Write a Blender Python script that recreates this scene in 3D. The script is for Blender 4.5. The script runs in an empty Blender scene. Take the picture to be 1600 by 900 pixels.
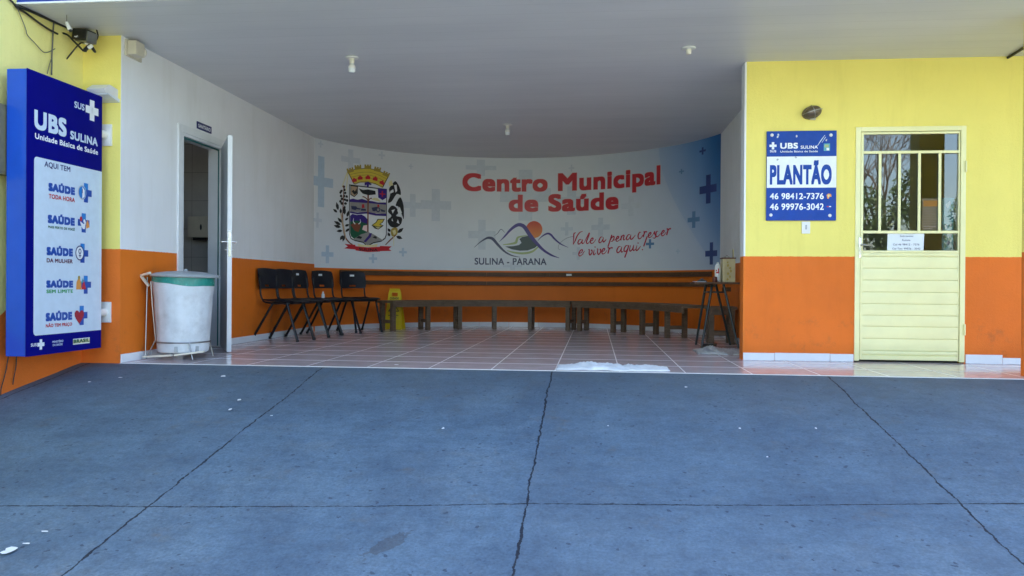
import bpy, bmesh, math, random
from mathutils import Vector, Matrix
S = bpy.context.scene
COL = S.collection
R = math.radians
random.seed(7)

# ------------------------------------------------------------------ camera
CF, CPSI, CTH, CRO, EYE = 1248.77, .1023, -.0036, .0069, .689
cF = Vector((-math.sin(CPSI), math.cos(CPSI), 0)); cR = Vector((math.cos(CPSI), math.sin(CPSI), 0)); cU = Vector((0, 0, 1))
cF, cU = cF*math.cos(CTH)+cU*math.sin(CTH), cU*math.cos(CTH)-cF*math.sin(CTH)
# roll: the picture is turned clockwise, so the camera is rolled the other way
rR = cR*math.cos(CRO)+cU*math.sin(CRO); rU = cU*math.cos(CRO)-cR*math.sin(CRO)
cam = bpy.data.cameras.new('camera'); cam.sensor_fit = 'HORIZONTAL'; cam.sensor_width = 36
cam.lens = 36*CF/1600; cam.clip_start = .05; cam.clip_end = 2000
co = bpy.data.objects.new('camera', cam); COL.objects.link(co); S.camera = co
m3 = Matrix((rR, rU, -cF)).transposed()
co.matrix_world = Matrix.Translation((0, 0, EYE)) @ m3.to_4x4()

# ------------------------------------------------------------------ light
SUN_EL, SUN_AZ = 46, -24        # degrees; azimuth from +Y towards +X
w = bpy.data.worlds.new('World'); S.world = w; w.use_nodes = True
nt = w.node_tree
sky = nt.nodes.new('ShaderNodeTexSky'); sky.sky_type = 'NISHITA'; sky.sun_disc = False
sky.sun_elevation = R(SUN_EL); sky.sun_rotation = R(SUN_AZ); sky.dust_density = 2.0; sky.air_density = 1.0; sky.ozone_density = 1.0
nt.links.new(sky.outputs[0], nt.nodes['Background'].inputs[0]); nt.nodes['Background'].inputs[1].default_value = .10
sl = bpy.data.lights.new('sun', 'SUN'); sl.energy = 5.0; sl.angle = R(.5); sl.color = (1, .95, .87)
so = bpy.data.objects.new('sun', sl); COL.objects.link(so)
sd = Vector((math.sin(R(SUN_AZ))*math.cos(R(SUN_EL)), math.cos(R(SUN_AZ))*math.cos(R(SUN_EL)), math.sin(R(SUN_EL))))
so.rotation_euler = sd.to_track_quat('Z', 'Y').to_euler()
S.view_settings.view_transform = 'Standard'; S.view_settings.look = 'None'
S.view_settings.exposure = 3.15; S.view_settings.gamma = 1
S.view_settings.use_curve_mapping = False
S.cycles.max_bounces = 10; S.cycles.diffuse_bounces = 6; S.cycles.glossy_bounces = 4; S.cycles.transparent_max_bounces = 12
S.cycles.caustics_reflective = False; S.cycles.caustics_refractive = False
S.cycles.sample_clamp_indirect = 8

# ------------------------------------------------------------------ main sizes (metres, floor of the porch = 0)
XL, XW, XR, XS = -4.032, -4.383, 1.395, 1.73
D, E, C, H = 7.692, 6.459, 5.693, 2.8
CX, CY, CR = -1.145, 10.17, 3.063
RK = .17                                   # slope of the ramp
ZO = .975                                  # top of the orange paint

def pray(u, v):
    x, y = u-800, v-450
    return (cF*CF + rR*x - rU*y).normalized()
def hit(u, v, **k):
    d = pray(u, v); (a, val), = k.items(); i = 'xyz'.index(a); c = Vector((0, 0, EYE))
    return c + d*((val-c[i])/d[i])

# ------------------------------------------------------------------ node helpers / materials
MATS = {}
class NT:
    def __init__(s, name):
        s.m = bpy.data.materials.new(name); s.m.use_nodes = True; s.t = s.m.node_tree
        s.b = s.t.nodes['Principled BSDF']; s.geo = None
    def n(s, typ, **k):
        o = s.t.nodes.new(typ)
        for a, v in k.items(): setattr(o, a, v)
        return o
    def l(s, a, b): s.t.links.new(a, b)
    def pos(s):
        if not s.geo: s.geo = s.n('ShaderNodeNewGeometry')
        return s.geo.outputs['Position']
    def xyz(s):
        q = s.n('ShaderNodeSeparateXYZ'); s.l(s.pos(), q.inputs[0]); return q.outputs
    def math(s, op, a, b=0.0, c=None):
        q = s.n('ShaderNodeMath', operation=op)
        for i, v in enumerate((a, b, c)):
            if v is None: continue
            if isinstance(v, (int, float)): q.inputs[i].default_value = v
            else: s.l(v, q.inputs[i])
        return q.outputs[0]
    def noise(s, scale, detail=4, rough=.55, vec=None, stretch=None):
        q = s.n('ShaderNodeTexNoise'); q.inputs['Scale'].default_value = scale
        q.inputs['Detail'].default_value = detail; q.inputs['Roughness'].default_value = rough
        v = vec or s.pos()
        if stretch:
            mp = s.n('ShaderNodeMapping'); mp.inputs['Scale'].default_value = stretch; s.l(v, mp.inputs[0]); v = mp.outputs[0]
        s.l(v, q.inputs['Vector']); return q.outputs['Fac']
    def ramp(s, fac, stops):
        q = s.n('ShaderNodeValToRGB'); e = q.color_ramp.elements
        while len(e) < len(stops): e.new(.5)
        for i, (p, c) in enumerate(stops):
            e[i].position = p; e[i].color = (*c, 1) if len(c) == 3 else c
        s.l(fac, q.inputs[0]); return q.outputs[0]
    def mix(s, fac, a, b, mode='MIX'):
        q = s.n('ShaderNodeMix', data_type='RGBA', blend_type=mode)
        if isinstance(fac, (int, float)): q.inputs[0].default_value = fac
        else: s.l(fac, q.inputs[0])
        for i, v in ((6, a), (7, b)):
            if isinstance(v, tuple): q.inputs[i].default_value = (*v, 1)
            else: s.l(v, q.inputs[i])
        return q.outputs[2]
    def bump(s, h, strength, dist=.01):
        q = s.n('ShaderNodeBump'); q.inputs['Strength'].default_value = strength; q.inputs['Distance'].default_value = dist
        s.l(h, q.inputs['Height']); s.l(q.outputs[0], s.b.inputs['Normal']); return q
    def set(s, col=None, rough=None, metal=None, spec=None):
        if col is not None:
            if isinstance(col, tuple): s.b.inputs['Base Color'].default_value = (*col, 1)
            else: s.l(col, s.b.inputs['Base Color'])
        for nm, v in (('Roughness', rough), ('Metallic', metal), ('Specular IOR Level', spec)):
            if v is None: continue
            if isinstance(v, (int, float)): s.b.inputs[nm].default_value = v
            else: s.l(v, s.b.inputs[nm])
        return s

def mk(name, col, rough=.5, metal=0, var=.12, vscale=9, bump=0, bscale=80, spec=.5, dirt=0):
    """painted / plastic / metal surface with a little uneven colour and gloss"""
    t = NT(name)
    f = t.noise(vscale, 5, .6)
    c = t.ramp(f, [(.25, tuple(x*(1-var) for x in col)), (.75, tuple(min(1, x*(1+var)) for x in col))])
    if dirt:
        d = t.ramp(t.noise(vscale*.6, 6, .7), [(.5, (0, 0, 0)), (.72, (1, 1, 1))])
        c = t.mix(t.math('MULTIPLY', d, dirt), c, (.12, .1, .08))
    r = t.math('MULTIPLY_ADD', f, .16, rough-.08)
    t.set(c, r, metal, spec)
    if bump: t.bump(t.noise(bscale, 3), bump)
    MATS[name] = t.m; return t.m

def wall_paint(name, up, low, zc, stucco, slope=None, rough=.75):
    t = NT(name); o = t.xyz()
    z = o[2]
    if slope:   # the boundary follows the ramp beside the outer wall
        lim = t.math('MINIMUM', t.math('MULTIPLY_ADD', o[1], slope[0], slope[1]), zc)
    else: lim = zc
    edge = t.math('MULTIPLY_ADD', t.noise(30, 2), .008, -.004)
    fac = t.math('GREATER_THAN', t.math('ADD', z, edge), lim)
    big = t.noise(1.1, 5, .6); mid = t.noise(6, 5, .65)
    def tone(c, a): return t.ramp(big, [(.3, tuple(x*(1-a) for x in c)), (.7, tuple(min(1, x*(1+a)) for x in c))])
    col = t.mix(fac, tone(low, .09), tone(up, .045))
    streak = t.ramp(t.noise(5, 5, .7, stretch=(1, 1, .12)), [(.52, (1, 1, 1)), (.8, (.86, .84, .8))])
    col = t.mix(.55, col, streak, 'MULTIPLY')
    # scuffs and grime low on the wall
    low_f = t.math('MULTIPLY', t.math('LESS_THAN', z, .42), t.ramp(t.noise(9, 6, .7), [(.55, (0, 0, 0)), (.75, (.3, .3, .3))]))
    col = t.mix(low_f, col, (.16, .09, .05))
    t.set(col, t.math('MULTIPLY_ADD', mid, .2, rough-.1), 0, .35)
    h = t.math('ADD', t.noise(150, 3, .6), t.math('MULTIPLY', t.noise(45, 3, .6), .8))
    t.bump(h, stucco, .006); MATS[name] = t.m; return t.m

YEL, ORA, WHI = (.86, .735, .19), (.77, .168, .018), (.79, .795, .81)
wall_paint('paint_outer', YEL, ORA, ZO, .55)
wall_paint('paint_side', (.86, .78, .28), ORA, ZO, .9, slope=(.64, -3.09))
wall_paint('paint_alcove', WHI, (.74, .17, .012), ZO, .12, rough=.6)
wall_paint('paint_room', (.6, .58, .54), (.6, .58, .54), 0, .1)

def m_ceiling():
    t = NT('ceiling_panel'); o = t.xyz()
    g = t.math('ABSOLUTE', t.math('SUBTRACT', t.math('FRACT', t.math('MULTIPLY', o[1], 5.0)), .5))
    seam = t.math('GREATER_THAN', g, .485)
    f = t.noise(1.3, 5, .6, stretch=(.5, 2, 1))
    c = t.ramp(f, [(.3, (.57, .58, .60)), (.7, (.64, .645, .66))])
    c = t.mix(t.math('MULTIPLY', seam, .3), c, (.35, .35, .35))
    t.set(c, t.math('MULTIPLY_ADD', t.noise(3, 4, .6, stretch=(.4, 3, 1)), .2, .3), 0, .4)
    t.bump(t.math('ADD', t.noise(5, 3, .5, stretch=(.4, 3, 1)), t.math('MULTIPLY', seam, -.25)), .2, .004)
    MATS['ceiling_panel'] = t.m
m_ceiling()

def m_tiles():
    t = NT('floor_tile'); o = t.xyz(); P = .52
    def cell(v, off): return t.math('MULTIPLY', t.math('ADD', v, off), 1/P)
    cx, cy = cell(o[0], .83+20*P), cell(o[1], -6.463+20*P)
    def edge(c): return t.math('ABSOLUTE', t.math('SUBTRACT', t.math('FRACT', c), .5))
    gx, gy = t.math('GREATER_THAN', edge(cx), .5-.0045/P), t.math('GREATER_THAN', edge(cy), .5-.014/P)
    gr = t.math('MAXIMUM', gx, gy)
    cmb = t.n('ShaderNodeCombineXYZ'); t.l(t.math('FLOOR', cx), cmb.inputs[0]); t.l(t.math('FLOOR', cy), cmb.inputs[1])
    wn = t.n('ShaderNodeTexWhiteNoise', noise_dimensions='3D'); t.l(cmb.outputs[0], wn.inputs['Vector'])
    base = t.ramp(t.noise(7, 6, .65), [(.3, (.64, .545, .55)), (.7, (.76, .66, .665))])
    base = t.mix(.16, base, t.ramp(wn.outputs['Value'], [(0, (.55, .5, .48)), (1, (1, 1, 1))]), 'MULTIPLY')
    col = t.mix(gr, base, (.76, .73, .71))
    t.set(col, t.mix(gr, t.ramp(t.noise(4, 6, .7), [(.3, (.09,)*3), (.75, (.2,)*3)]), (.8, .8, .8)), 0, .5)
    h = t.math('MULTIPLY_ADD', gr, -.6, t.math('MULTIPLY', t.noise(3.5, 2, .4), .55))
    t.bump(h, .3, .006); MATS['floor_tile'] = t.m
m_tiles()

def m_ramp():
    t = NT('ramp_concrete'); o = t.xyz()
    big = t.noise(.9, 6, .62); mid = t.noise(5, 7, .65); fine = t.noise(70, 4, .6)
    c = t.ramp(big, [(.28, (.084, .136, .199)), (.5, (.104, .161, .226)), (.75, (.128, .182, .236))])
    c = t.mix(t.math('MULTIPLY', t.ramp(mid, [(.52, (0,)*3), (.78, (1,)*3)]), .42), c, (.135, .145, .155))
    c = t.mix(.7, c, t.ramp(fine, [(.3, (.68,)*3), (.7, (1.25,)*3)]), 'MULTIPLY')
    speck = t.math('GREATER_THAN', t.noise(48, 3, .5), .70)
    c = t.mix(t.math('MULTIPLY', speck, .5), c, (.05, .06, .085))
    blot = t.ramp(t.noise(2.3, 6, .68, stretch=(1, .6, 1)), [(.42, (.80, .80, .82)), (.6, (1.1, 1.08, 1.05))]); c = t.mix(.75, c, blot, 'MULTIPLY')
    trow = t.ramp(t.noise(5, 7, .72, stretch=(.55, 1.6, 1)), [(.40, (.80, .82, .84)), (.5, (1, 1, 1)), (.66, (1.16, 1.14, 1.1))]); c = t.mix(.6, c, trow, 'MULTIPLY')
    grit = t.ramp(t.noise(19, 7, .78), [(.38, (.70, .72, .75)), (.52, (1.02, 1.02, 1.02)), (.7, (1.15, 1.13, 1.1))]); c = t.mix(.6, c, grit, 'MULTIPLY')
    slab = t.math('ADD', t.math('MULTIPLY', t.math('GREATER_THAN', o[0], -.335), .10), t.math('MULTIPLY', t.math('GREATER_THAN', o[0], 1.82), -.07)); slab = t.math('ADD', slab, t.math('MULTIPLY', t.math('GREATER_THAN', o[0], -2.235), -.05))
    c = t.mix(t.math('ADD', slab, .06), c, (.13, .155, .18))
    # rusty / earthy smears
    rust = t.math('MULTIPLY', t.ramp(t.noise(3.1, 5, .6), [(.60, (0,)*3), (.70, (1,)*3)]), t.ramp(t.noise(14, 4, .7), [(.42, (0,)*3), (.66, (.42,)*3)]))
    c = t.mix(rust, c, (.15, .115, .08))
    # greyer, worn strip near the top of the ramp
    top = t.math('MULTIPLY', t.ramp(o[1], [(0, (0,)*3), (1, (1,)*3)]), 0)
    wear = t.n('ShaderNodeMapRange'); wear.inputs[1].default_value = 5.2; wear.inputs[2].default_value = 6.4; t.l(o[1], wear.inputs[0])
    c = t.mix(t.math('MULTIPLY', wear.outputs[0], t.math('MULTIPLY', mid, .95)), c, (.105, .118, .13))
    # pits where the paint has chipped
    v = t.n('ShaderNodeTexVoronoi'); v.inputs['Scale'].default_value = 16; v.inputs['Randomness'].default_value = 1
    warp = t.n('ShaderNodeVectorMath', operation='ADD'); sc = t.n('ShaderNodeVectorMath', operation='SCALE'); sc.inputs['Scale'].default_value = .05
    nz = t.n('ShaderNodeTexNoise'); nz.inputs['Scale'].default_value = 22; t.l(t.pos(), nz.inputs['Vector'])
    t.l(nz.outputs['Color'], sc.inputs[0]); t.l(t.pos(), warp.inputs[0]); t.l(sc.outputs[0], warp.inputs[1]); t.l(warp.outputs[0], v.inputs['Vector'])
    pit = t.math('MULTIPLY', t.math('LESS_THAN', v.outputs['Distance'], t.math('MULTIPLY_ADD', t.noise(26, 3), .42, -.05)), t.math('GREATER_THAN', t.noise(2.6, 5, .7), .50))
    c = t.mix(t.math('MULTIPLY', pit, .7), c, (.035, .05, .08))
    # contraction joints, broken and uneven
    wob = t.math('ADD', t.math('MULTIPLY_ADD', t.noise(1.6, 3), .05, -.025), t.math('MULTIPLY_ADD', t.noise(16, 5, .7), .04, -.02))
    wid = t.math('MULTIPLY_ADD', t.noise(9, 4, .7), .019, -.0042)
    cr = None
    for x0 in (-4.3, -2.235, -.335, 1.82, 3.9):
        q = t.math('LESS_THAN', t.math('ABSOLUTE', t.math('ADD', t.math('SUBTRACT', o[0], x0), wob)), wid)
        cr = q if cr is None else t.math('MAXIMUM', cr, q)
    for y0 in (4.03, .6):
        q = t.math('LESS_THAN', t.math('ABSOLUTE', t.math('ADD', t.math('SUBTRACT', t.math('MULTIPLY_ADD', o[0], -.085, o[1]), y0), t.math('MULTIPLY', wob, .55))), t.math('MULTIPLY_ADD', t.noise(13, 4, .75), .024, -.0075))
        cr = t.math('MAXIMUM', cr, q)
    c = t.mix(t.math('MULTIPLY', cr, .96), c, (.010, .014, .025))
    # a dark smear left by something dragged
    dx = t.math('SUBTRACT', o[0], -.93); dy = t.math('SUBTRACT', o[1], 3.55)
    sm = t.math('ADD', t.math('POWER', t.math('ABSOLUTE', t.math('MULTIPLY_ADD', dy, -.55, dx)), 2), t.math('MULTIPLY', t.math('POWER', dy, 2), .14))
    smf = t.math('MULTIPLY', t.math('LESS_THAN', t.math('ADD', sm, t.math('MULTIPLY_ADD', t.noise(11, 5, .7), .012, -.006)), .0025), .55)
    c = t.mix(smf, c, (.06, .065, .075))
    t.set(c, t.math('MULTIPLY_ADD', mid, .25, .6), 0, .3)
    h = t.math('ADD', t.math('MULTIPLY', t.noise(8, 8, .72), 1.0), t.math('MULTIPLY', fine, .16))
    h = t.math('ADD', h, t.math('MULTIPLY_ADD', pit, -.22, t.math('MULTIPLY', cr, -.5)))
    t.bump(h, .75, .018); MATS['ramp_concrete'] = t.m
m_ramp()

def m_wood(name, a, b):
    t = NT(name)
    f = t.noise(6, 6, .65, stretch=(1, 1, 14)); g = t.noise(30, 4, .7, stretch=(.5, .5, 6))
    c = t.ramp(t.math('MULTIPLY_ADD', g, .5, t.math('MULTIPLY', f, .5)), [(.35, a), (.65, b)])
    c = t.mix(t.math('MULTIPLY', t.ramp(t.noise(8, 6, .7), [(.5, (0,)*3), (.7, (1,)*3)]), .45), c, tuple(x*.45 for x in a))
    t.set(c, .55, 0, .35); t.bump(g, .35, .004); MATS[name] = t.m
m_wood('bench_wood', (.075, .045, .026), (.20, .13, .08)); m_wood('rail_wood', (.055, .024, .011), (.15, .075, .035))

def m_glass():
    t = NT('window_glass'); t.t.nodes.remove(t.b)
    fr = t.n('ShaderNodeFresnel'); fr.inputs['IOR'].default_value = 1.6
    tr = t.n('ShaderNodeBsdfTransparent'); tr.inputs[0].default_value = (.82, .84, .82, 1)
    gl = t.n('ShaderNodeBsdfGlossy'); gl.inputs['Roughness'].default_value = 0; gl.inputs[0].default_value = (1, 1, 1, 1)
    mx = t.n('ShaderNodeMixShader'); t.l(fr.outputs[0], mx.inputs[0]); t.l(tr.outputs[0], mx.inputs[1]); t.l(gl.outputs[0], mx.inputs[2])
    t.l(mx.outputs[0], t.t.nodes['Material Output'].inputs[0]); MATS['window_glass'] = t.m
m_glass()

def m_mural():
    t = NT('mural_print'); at = t.n('ShaderNodeUVMap'); at.uv_map = 'UVMap'
    q = t.n('ShaderNodeSeparateXYZ'); t.l(at.outputs[0], q.inputs[0]); s, z = q.outputs[0], q.outputs[1]
    # printed design: white sheet turning blue at its right end in soft curved waves
    bend = t.math('MULTIPLY_ADD', t.math('POWER', t.math('ABSOLUTE', t.math('SUBTRACT', z, 1.0)), 1.6), -.16, s)
    w1 = t.ramp(bend, [(.64, (0,)*3), (.80, (.30,)*3), (.90, (.74,)*3), (.98, (1,)*3)])
    low = t.ramp(z, [(.0, (.35,)*3), (.55, (0,)*3)])
    c = t.mix(t.math('MULTIPLY', low, .35), (.70, .725, .765), (.52, .66, .80))
    c = t.mix(w1, c, (.018, .19, .52))
    wave = t.math('GREATER_THAN', t.math('ADD', s, t.math('MULTIPLY', t.math('POWER', t.math('ABSOLUTE', t.math('SUBTRACT', z, 1.0)), 1.7), -.17)), .815)
    c = t.mix(t.math('MULTIPLY', wave, .16), c, (.05, .26, .62))
    dark = t.ramp(s, [(.93, (0,)*3), (1.0, (.6,)*3)])
    c = t.mix(t.math('MULTIPLY', dark, z), c, (.004, .035, .16))
    f = t.noise(4, 4); c = t.mix(.3, c, t.ramp(f, [(.3, (.9,)*3), (.7, (1,)*3)]), 'MULTIPLY')
    t.set(c, .42, 0, .4); t.bump(t.noise(2.5, 2), .08, .01); MATS['mural_print'] = t.m
m_mural()

def m_twotone(name, a, b, z0, z1, rough=.4):    # a printed ink that runs from one colour to another
    t = NT(name); o = t.xyz(); q = t.n('ShaderNodeMapRange'); q.inputs[1].default_value = z0; q.inputs[2].default_value = z1
    t.l(o[2], q.inputs[0]); t.set(t.ramp(q.outputs[0], [(0, a), (1, b)]), rough, 0, .4); MATS[name] = t.m
m_twotone('ink_sun', (.75, .27, .05), (.60, .06, .02), 1.44, 1.72)

for n_, c_, r_ in [('ink_white', (.78, .8, .82), .4), ('ink_panel', (.60, .70, .80), .32), ('ink_navy', (.008, .012, .13), .35), ('ink_blue', (.01, .07, .36), .35),
        ('ink_sky', (.01, .19, .56), .35), ('ink_red', (.52, .018, .03), .4), ('ink_pink', (.85, .62, .62), .4), ('ink_green', (.01, .30, .06), .4), ('ink_dkgreen', (.01, .10, .05), .4),
        ('ink_plum', (.10, .01, .05), .4), ('ink_black', (.012, .012, .015), .4), ('ink_grey', (.42, .46, .50), .4), ('ink_cross', (.57, .615, .68), .42), ('ink_cross_blue', (.43, .54, .66), .42),
        ('ink_deep', (.012, .04, .20), .4), ('ink_mid', (.10, .22, .42), .4), ('ink_slate', (.03, .035, .10), .4), ('ink_indigo', (.035, .012, .20), .4),
        ('ink_hill', (.012, .035, .04), .4), ('ink_lime', (.34, .42, .18), .4), ('ink_yellow', (.68, .52, .06), .4), ('ink_gold', (.38, .28, .05), .4), ('ink_brown', (.20, .06, .03), .4),
        ('ink_tan', (.50, .36, .24), .4), ('ink_field', (.30, .29, .28), .4), ('ink_straw', (.72, .66, .36), .4), ('ink_orange', (.75, .30, .06), .4), ('ink_darkred', (.36, .012, .03), .4),
        ('ink_script', (.46, .01, .05), .4), ('ink_rose', (.62, .45, .44), .4), ('ink_teal', (.08, .33, .42), .4)]:
    mk(n_, c_, r_, var=.06, vscale=14)
mk('sign_blue', (.003, .004, .17), .5, var=.1, vscale=5, spec=.04); mk('sign_blue_edge', (.008, .075, .50), .2, var=.1, vscale=4)
mk('plate_blue', (.008, .055, .33), .35, var=.14, vscale=16, dirt=.06, spec=.2)
mk('fascia_blue', (.004, .035, .36), .3, var=.08)
mk('white_trim', (.72, .73, .74), .4, var=.06); mk('white_tile', (.74, .76, .79), .15, var=.06, vscale=3)
mk('door_white', (.70, .71, .72), .4, var=.05); mk('door_grey', (.45, .48, .52), .45, var=.06); mk('gasket_green', (.02, .13, .13), .5)
mk('door_yellow', (.82, .78, .42), .33, var=.05, vscale=5, bump=.04, bscale=30); mk('chrome', (.62, .62, .60), .22, 1); mk('steel', (.36, .36, .36), .35, 1, dirt=.3)
mk('chair_plastic', (.008, .009, .015), .5, var=.2, bump=.1, bscale=300, spec=.3); mk('chair_steel', (.008, .009, .012), .35, spec=.3)
mk('bin_plastic', (.60, .63, .66), .38, var=.12, vscale=7, dirt=.28); mk('bin_lid', (.34, .36, .37), .45, var=.12, vscale=10, dirt=.3)
mk('bag_green', (.02, .24, .20), .25, var=.2, vscale=20, bump=.4, bscale=40); mk('cream_paint', (.72, .68, .55), .4, dirt=.3)
mk('yellow_plastic', (.70, .50, .008), .38, var=.06); mk('dark_green_steel', (.010, .022, .022), .35, spec=.6); mk('tin_beige', (.50, .43, .24), .4, dirt=.2, var=.2)
mk('rust_rim', (.12, .03, .02), .5); mk('white_plastic', (.74, .73, .70), .35, var=.05); mk('old_plastic', (.58, .53, .42), .4, var=.08); mk('lens', (.75, .73, .62), .2)
mk('black_plastic', (.012, .012, .012), .4); mk('cable', (.012, .012, .011), .5); mk('thin_wire', (.10, .095, .08), .5); mk('bulb', (.72, .76, .80), .15); mk('socket', (.72, .68, .58), .4)
mk('brass_brown', (.13, .10, .07), .42, .3, dirt=.3); mk('box_olive', (.16, .15, .09), .5, var=.2, vscale=20)
mk('cloth_white', (.72, .73, .75), .9, var=.08, bump=.5, bscale=60); mk('bag_clear', (.50, .50, .48), .3, var=.3, vscale=14, bump=.6, bscale=25)
mk('paper', (.72, .76, .80), .7, var=.04); mk('paper_warm', (.55, .42, .36), .7, var=.1); mk('poster_teal', (.08, .28, .36), .5, var=.5, vscale=18)
mk('bounce_paving', (.42, .41, .39), .9, var=.2, vscale=3, bump=.4, bscale=40); mk('grass', (.06, .10, .025), .9, var=.35, vscale=2, bump=.5, bscale=20)  # road surface lightened to pale concrete to bounce sun into the porch
mk('bark', (.11, .085, .065), .9, var=.3, bump=.5); mk('roof_sheet', (.3, .3, .3), .6); mk('conduit_black', (.012, .012, .012), .5)
def m_leaf(name, a, b):
    t = NT(name); c = t.ramp(t.noise(1.4, 5, .7), [(.3, a), (.7, b)]); t.set(c, .5, 0, .4); MATS[name] = t.m
m_leaf('leaf_dark', (.02, .05, .012), (.09, .12, .03)); m_leaf('leaf_olive', (.06, .075, .02), (.16, .13, .05))
def m_roomtile():
    t = NT('room_tile'); o = t.xyz()
    def e(v, p, off): return t.math('GREATER_THAN', t.math('ABSOLUTE', t.math('SUBTRACT', t.math('FRACT', t.math('MULTIPLY_ADD', v, 1/p, off)), .5)), .494)
    g = t.math('MAXIMUM', t.math('MAXIMUM', e(o[0], .33, 50.2), e(o[1], .33, 50.1)), e(o[2], .33, 50.0))
    c = t.mix(g, t.ramp(t.noise(5, 4), [(.3, (.5, .47, .44)), (.7, (.58, .55, .5))]), (.2, .18, .16))
    t.set(c, .3, 0, .4); MATS['room_tile'] = t.m
m_roomtile()

# ------------------------------------------------------------------ mesh helpers
def thing(name, label, cat, loc=(0, 0, 0), group=None, rz=0):
    o = bpy.data.objects.new(name, None); COL.objects.link(o); o.location = loc; o.rotation_euler = (0, 0, rz)
    o.empty_display_size = .1
    o['label'] = label; o['category'] = cat
    if group: o['group'] = group
    return o
def tag(o, label, cat, group=None):
    o['label'] = label; o['category'] = cat
    if group: o['group'] = group
    return o
def base_of(p):
    while p.parent: p = p.parent
    return p.location
def obj(name, bm, mat, parent=None, smooth=False, local=False, label=None):
    me = bpy.data.meshes.new(name)
    if parent is not None and not local:
        bmesh.ops.translate(bm, verts=bm.verts, vec=-base_of(parent))
    bm.to_mesh(me); bm.free()
    for m in (mat if isinstance(mat, (list, tuple)) else [mat]): me.materials.append(MATS[m])
    if smooth:
        for p in me.polygons: p.use_smooth = True
        if smooth != 'all': me.set_sharp_from_angle(angle=R(38))
    o = bpy.data.objects.new(name, me); COL.objects.link(o)
    if parent is not None: o.parent = parent
    if label: o['label'] = label
    return o
def struct(o): o['kind'] = 'structure'; return o

def box(bm, x0, x1, y0, y1, z0, z1, bev=0, mat=None, M=None, seg=2):
    t = bmesh.new(); bmesh.ops.create_cube(t, size=1)
    bmesh.ops.scale(t, vec=(abs(x1-x0), abs(y1-y0), abs(z1-z0)), verts=t.verts)
    if bev: bmesh.ops.bevel(t, geom=t.edges[:], offset=bev, segments=seg, profile=.7, affect='EDGES')
    bmesh.ops.translate(t, vec=((x0+x1)/2, (y0+y1)/2, (z0+z1)/2), verts=t.verts)
    merge(bm, t, M, mat); return bm
def merge(bm, t, M=None, mat=None):
    if M is not None: bmesh.ops.transform(t, matrix=M, verts=t.verts)
    mp = {v: bm.verts.new(v.co) for v in t.verts}
    for f in t.faces:
        try:
            nf = bm.faces.new([mp[v] for v in f.verts]); nf.material_index = mat if mat is not None else f.material_index
        except ValueError: pass
    t.free()
def smoothpts(pts, n=6):
    pts = [Vector(p) for p in pts]
    if len(pts) < 3: return pts
    out = []; P = [2*pts[0]-pts[1]]+pts+[2*pts[-1]-pts[-2]]
    for i in range(1, len(P)-2):
        for k in range(n):
            t = k/n; a, b, c, d = P[i-1:i+3]
            out.append(.5*((2*b)+(c-a)*t+(2*a-5*b+4*c-d)*t*t+(3*b-a-3*c+d)*t**3))
    return out+[pts[-1]]
def tube(bm, pts, r, seg=8, smooth=0, mat=0, flat=None):
    pts = smoothpts(pts, smooth) if smooth else [Vector(p) for p in pts]
    rs = r if isinstance(r, (list, tuple)) else [r]*len(pts)
    if len(rs) != len(pts): rs = [rs[0]+(rs[-1]-rs[0])*i/(len(pts)-1) for i in range(len(pts))]
    t0 = (pts[1]-pts[0]).normalized(); up = Vector((0, 0, 1)) if abs(t0.z) < .9 else Vector((1, 0, 0))
    nx = t0.cross(up).normalized(); prev = None; rings = []
    for i, p in enumerate(pts):
        t = (pts[min(i+1, len(pts)-1)]-pts[max(i-1, 0)]).normalized()
        nx = (nx-t*nx.dot(t)).normalized(); ny = t.cross(nx)
        rings.append([bm.verts.new(p+(nx*math.cos(a)+ny*math.sin(a)*(flat or 1))*rs[i]) for a in [2*math.pi*k/seg for k in range(seg)]])
    for a, b in zip(rings, rings[1:]):
        for k in range(seg):
            f = bm.faces.new((a[k], a[(k+1) % seg], b[(k+1) % seg], b[k])); f.material_index = mat
    f = bm.faces.new(rings[0][::-1]); f.material_index = mat; f = bm.faces.new(rings[-1]); f.material_index = mat
    return bm
def lathe(bm, prof, c, seg=32, mat=0, axis='z', M=None):
    t = bmesh.new(); rings = []
    for r, z in prof:
        rings.append([t.verts.new((r*math.cos(2*math.pi*k/seg), r*math.sin(2*math.pi*k/seg), z)) for k in range(seg)])
    for a, b in zip(rings, rings[1:]):
        for k in range(seg): t.faces.new((a[k], a[(k+1) % seg], b[(k+1) % seg], b[k]))
    t.faces.new(rings[0][::-1]); t.faces.new(rings[-1])
    if axis == 'y': bmesh.ops.rotate(t, matrix=Matrix.Rotation(R(90), 3, 'X'), verts=t.verts)
    if axis == 'x': bmesh.ops.rotate(t, matrix=Matrix.Rotation(R(90), 3, 'Y'), verts=t.verts)
    if M is not None: bmesh.ops.transform(t, matrix=M, verts=t.verts)
    bmesh.ops.translate(t, vec=c, verts=t.verts); merge(bm, t, None, mat); return bm
def prism(bm, poly, fn, d0, d1, mat=0):
    """outline poly [(a,b)] extruded from depth d0 to d1; fn(a,b,d) -> point"""
    lo = [bm.verts.new(fn(a, b, d0)) for a, b in poly]; hi = [bm.verts.new(fn(a, b, d1)) for a, b in poly]
    fs = [bm.faces.new(lo[::-1]), bm.faces.new(hi)]
    n = len(poly)
    for i in range(n): fs.append(bm.faces.new((lo[i], lo[(i+1) % n], hi[(i+1) % n], hi[i])))
    for f in fs: f.material_index = mat
    bmesh.ops.recalc_face_normals(bm, faces=bm.faces[:]); return bm
def B(): return bmesh.new()

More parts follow.
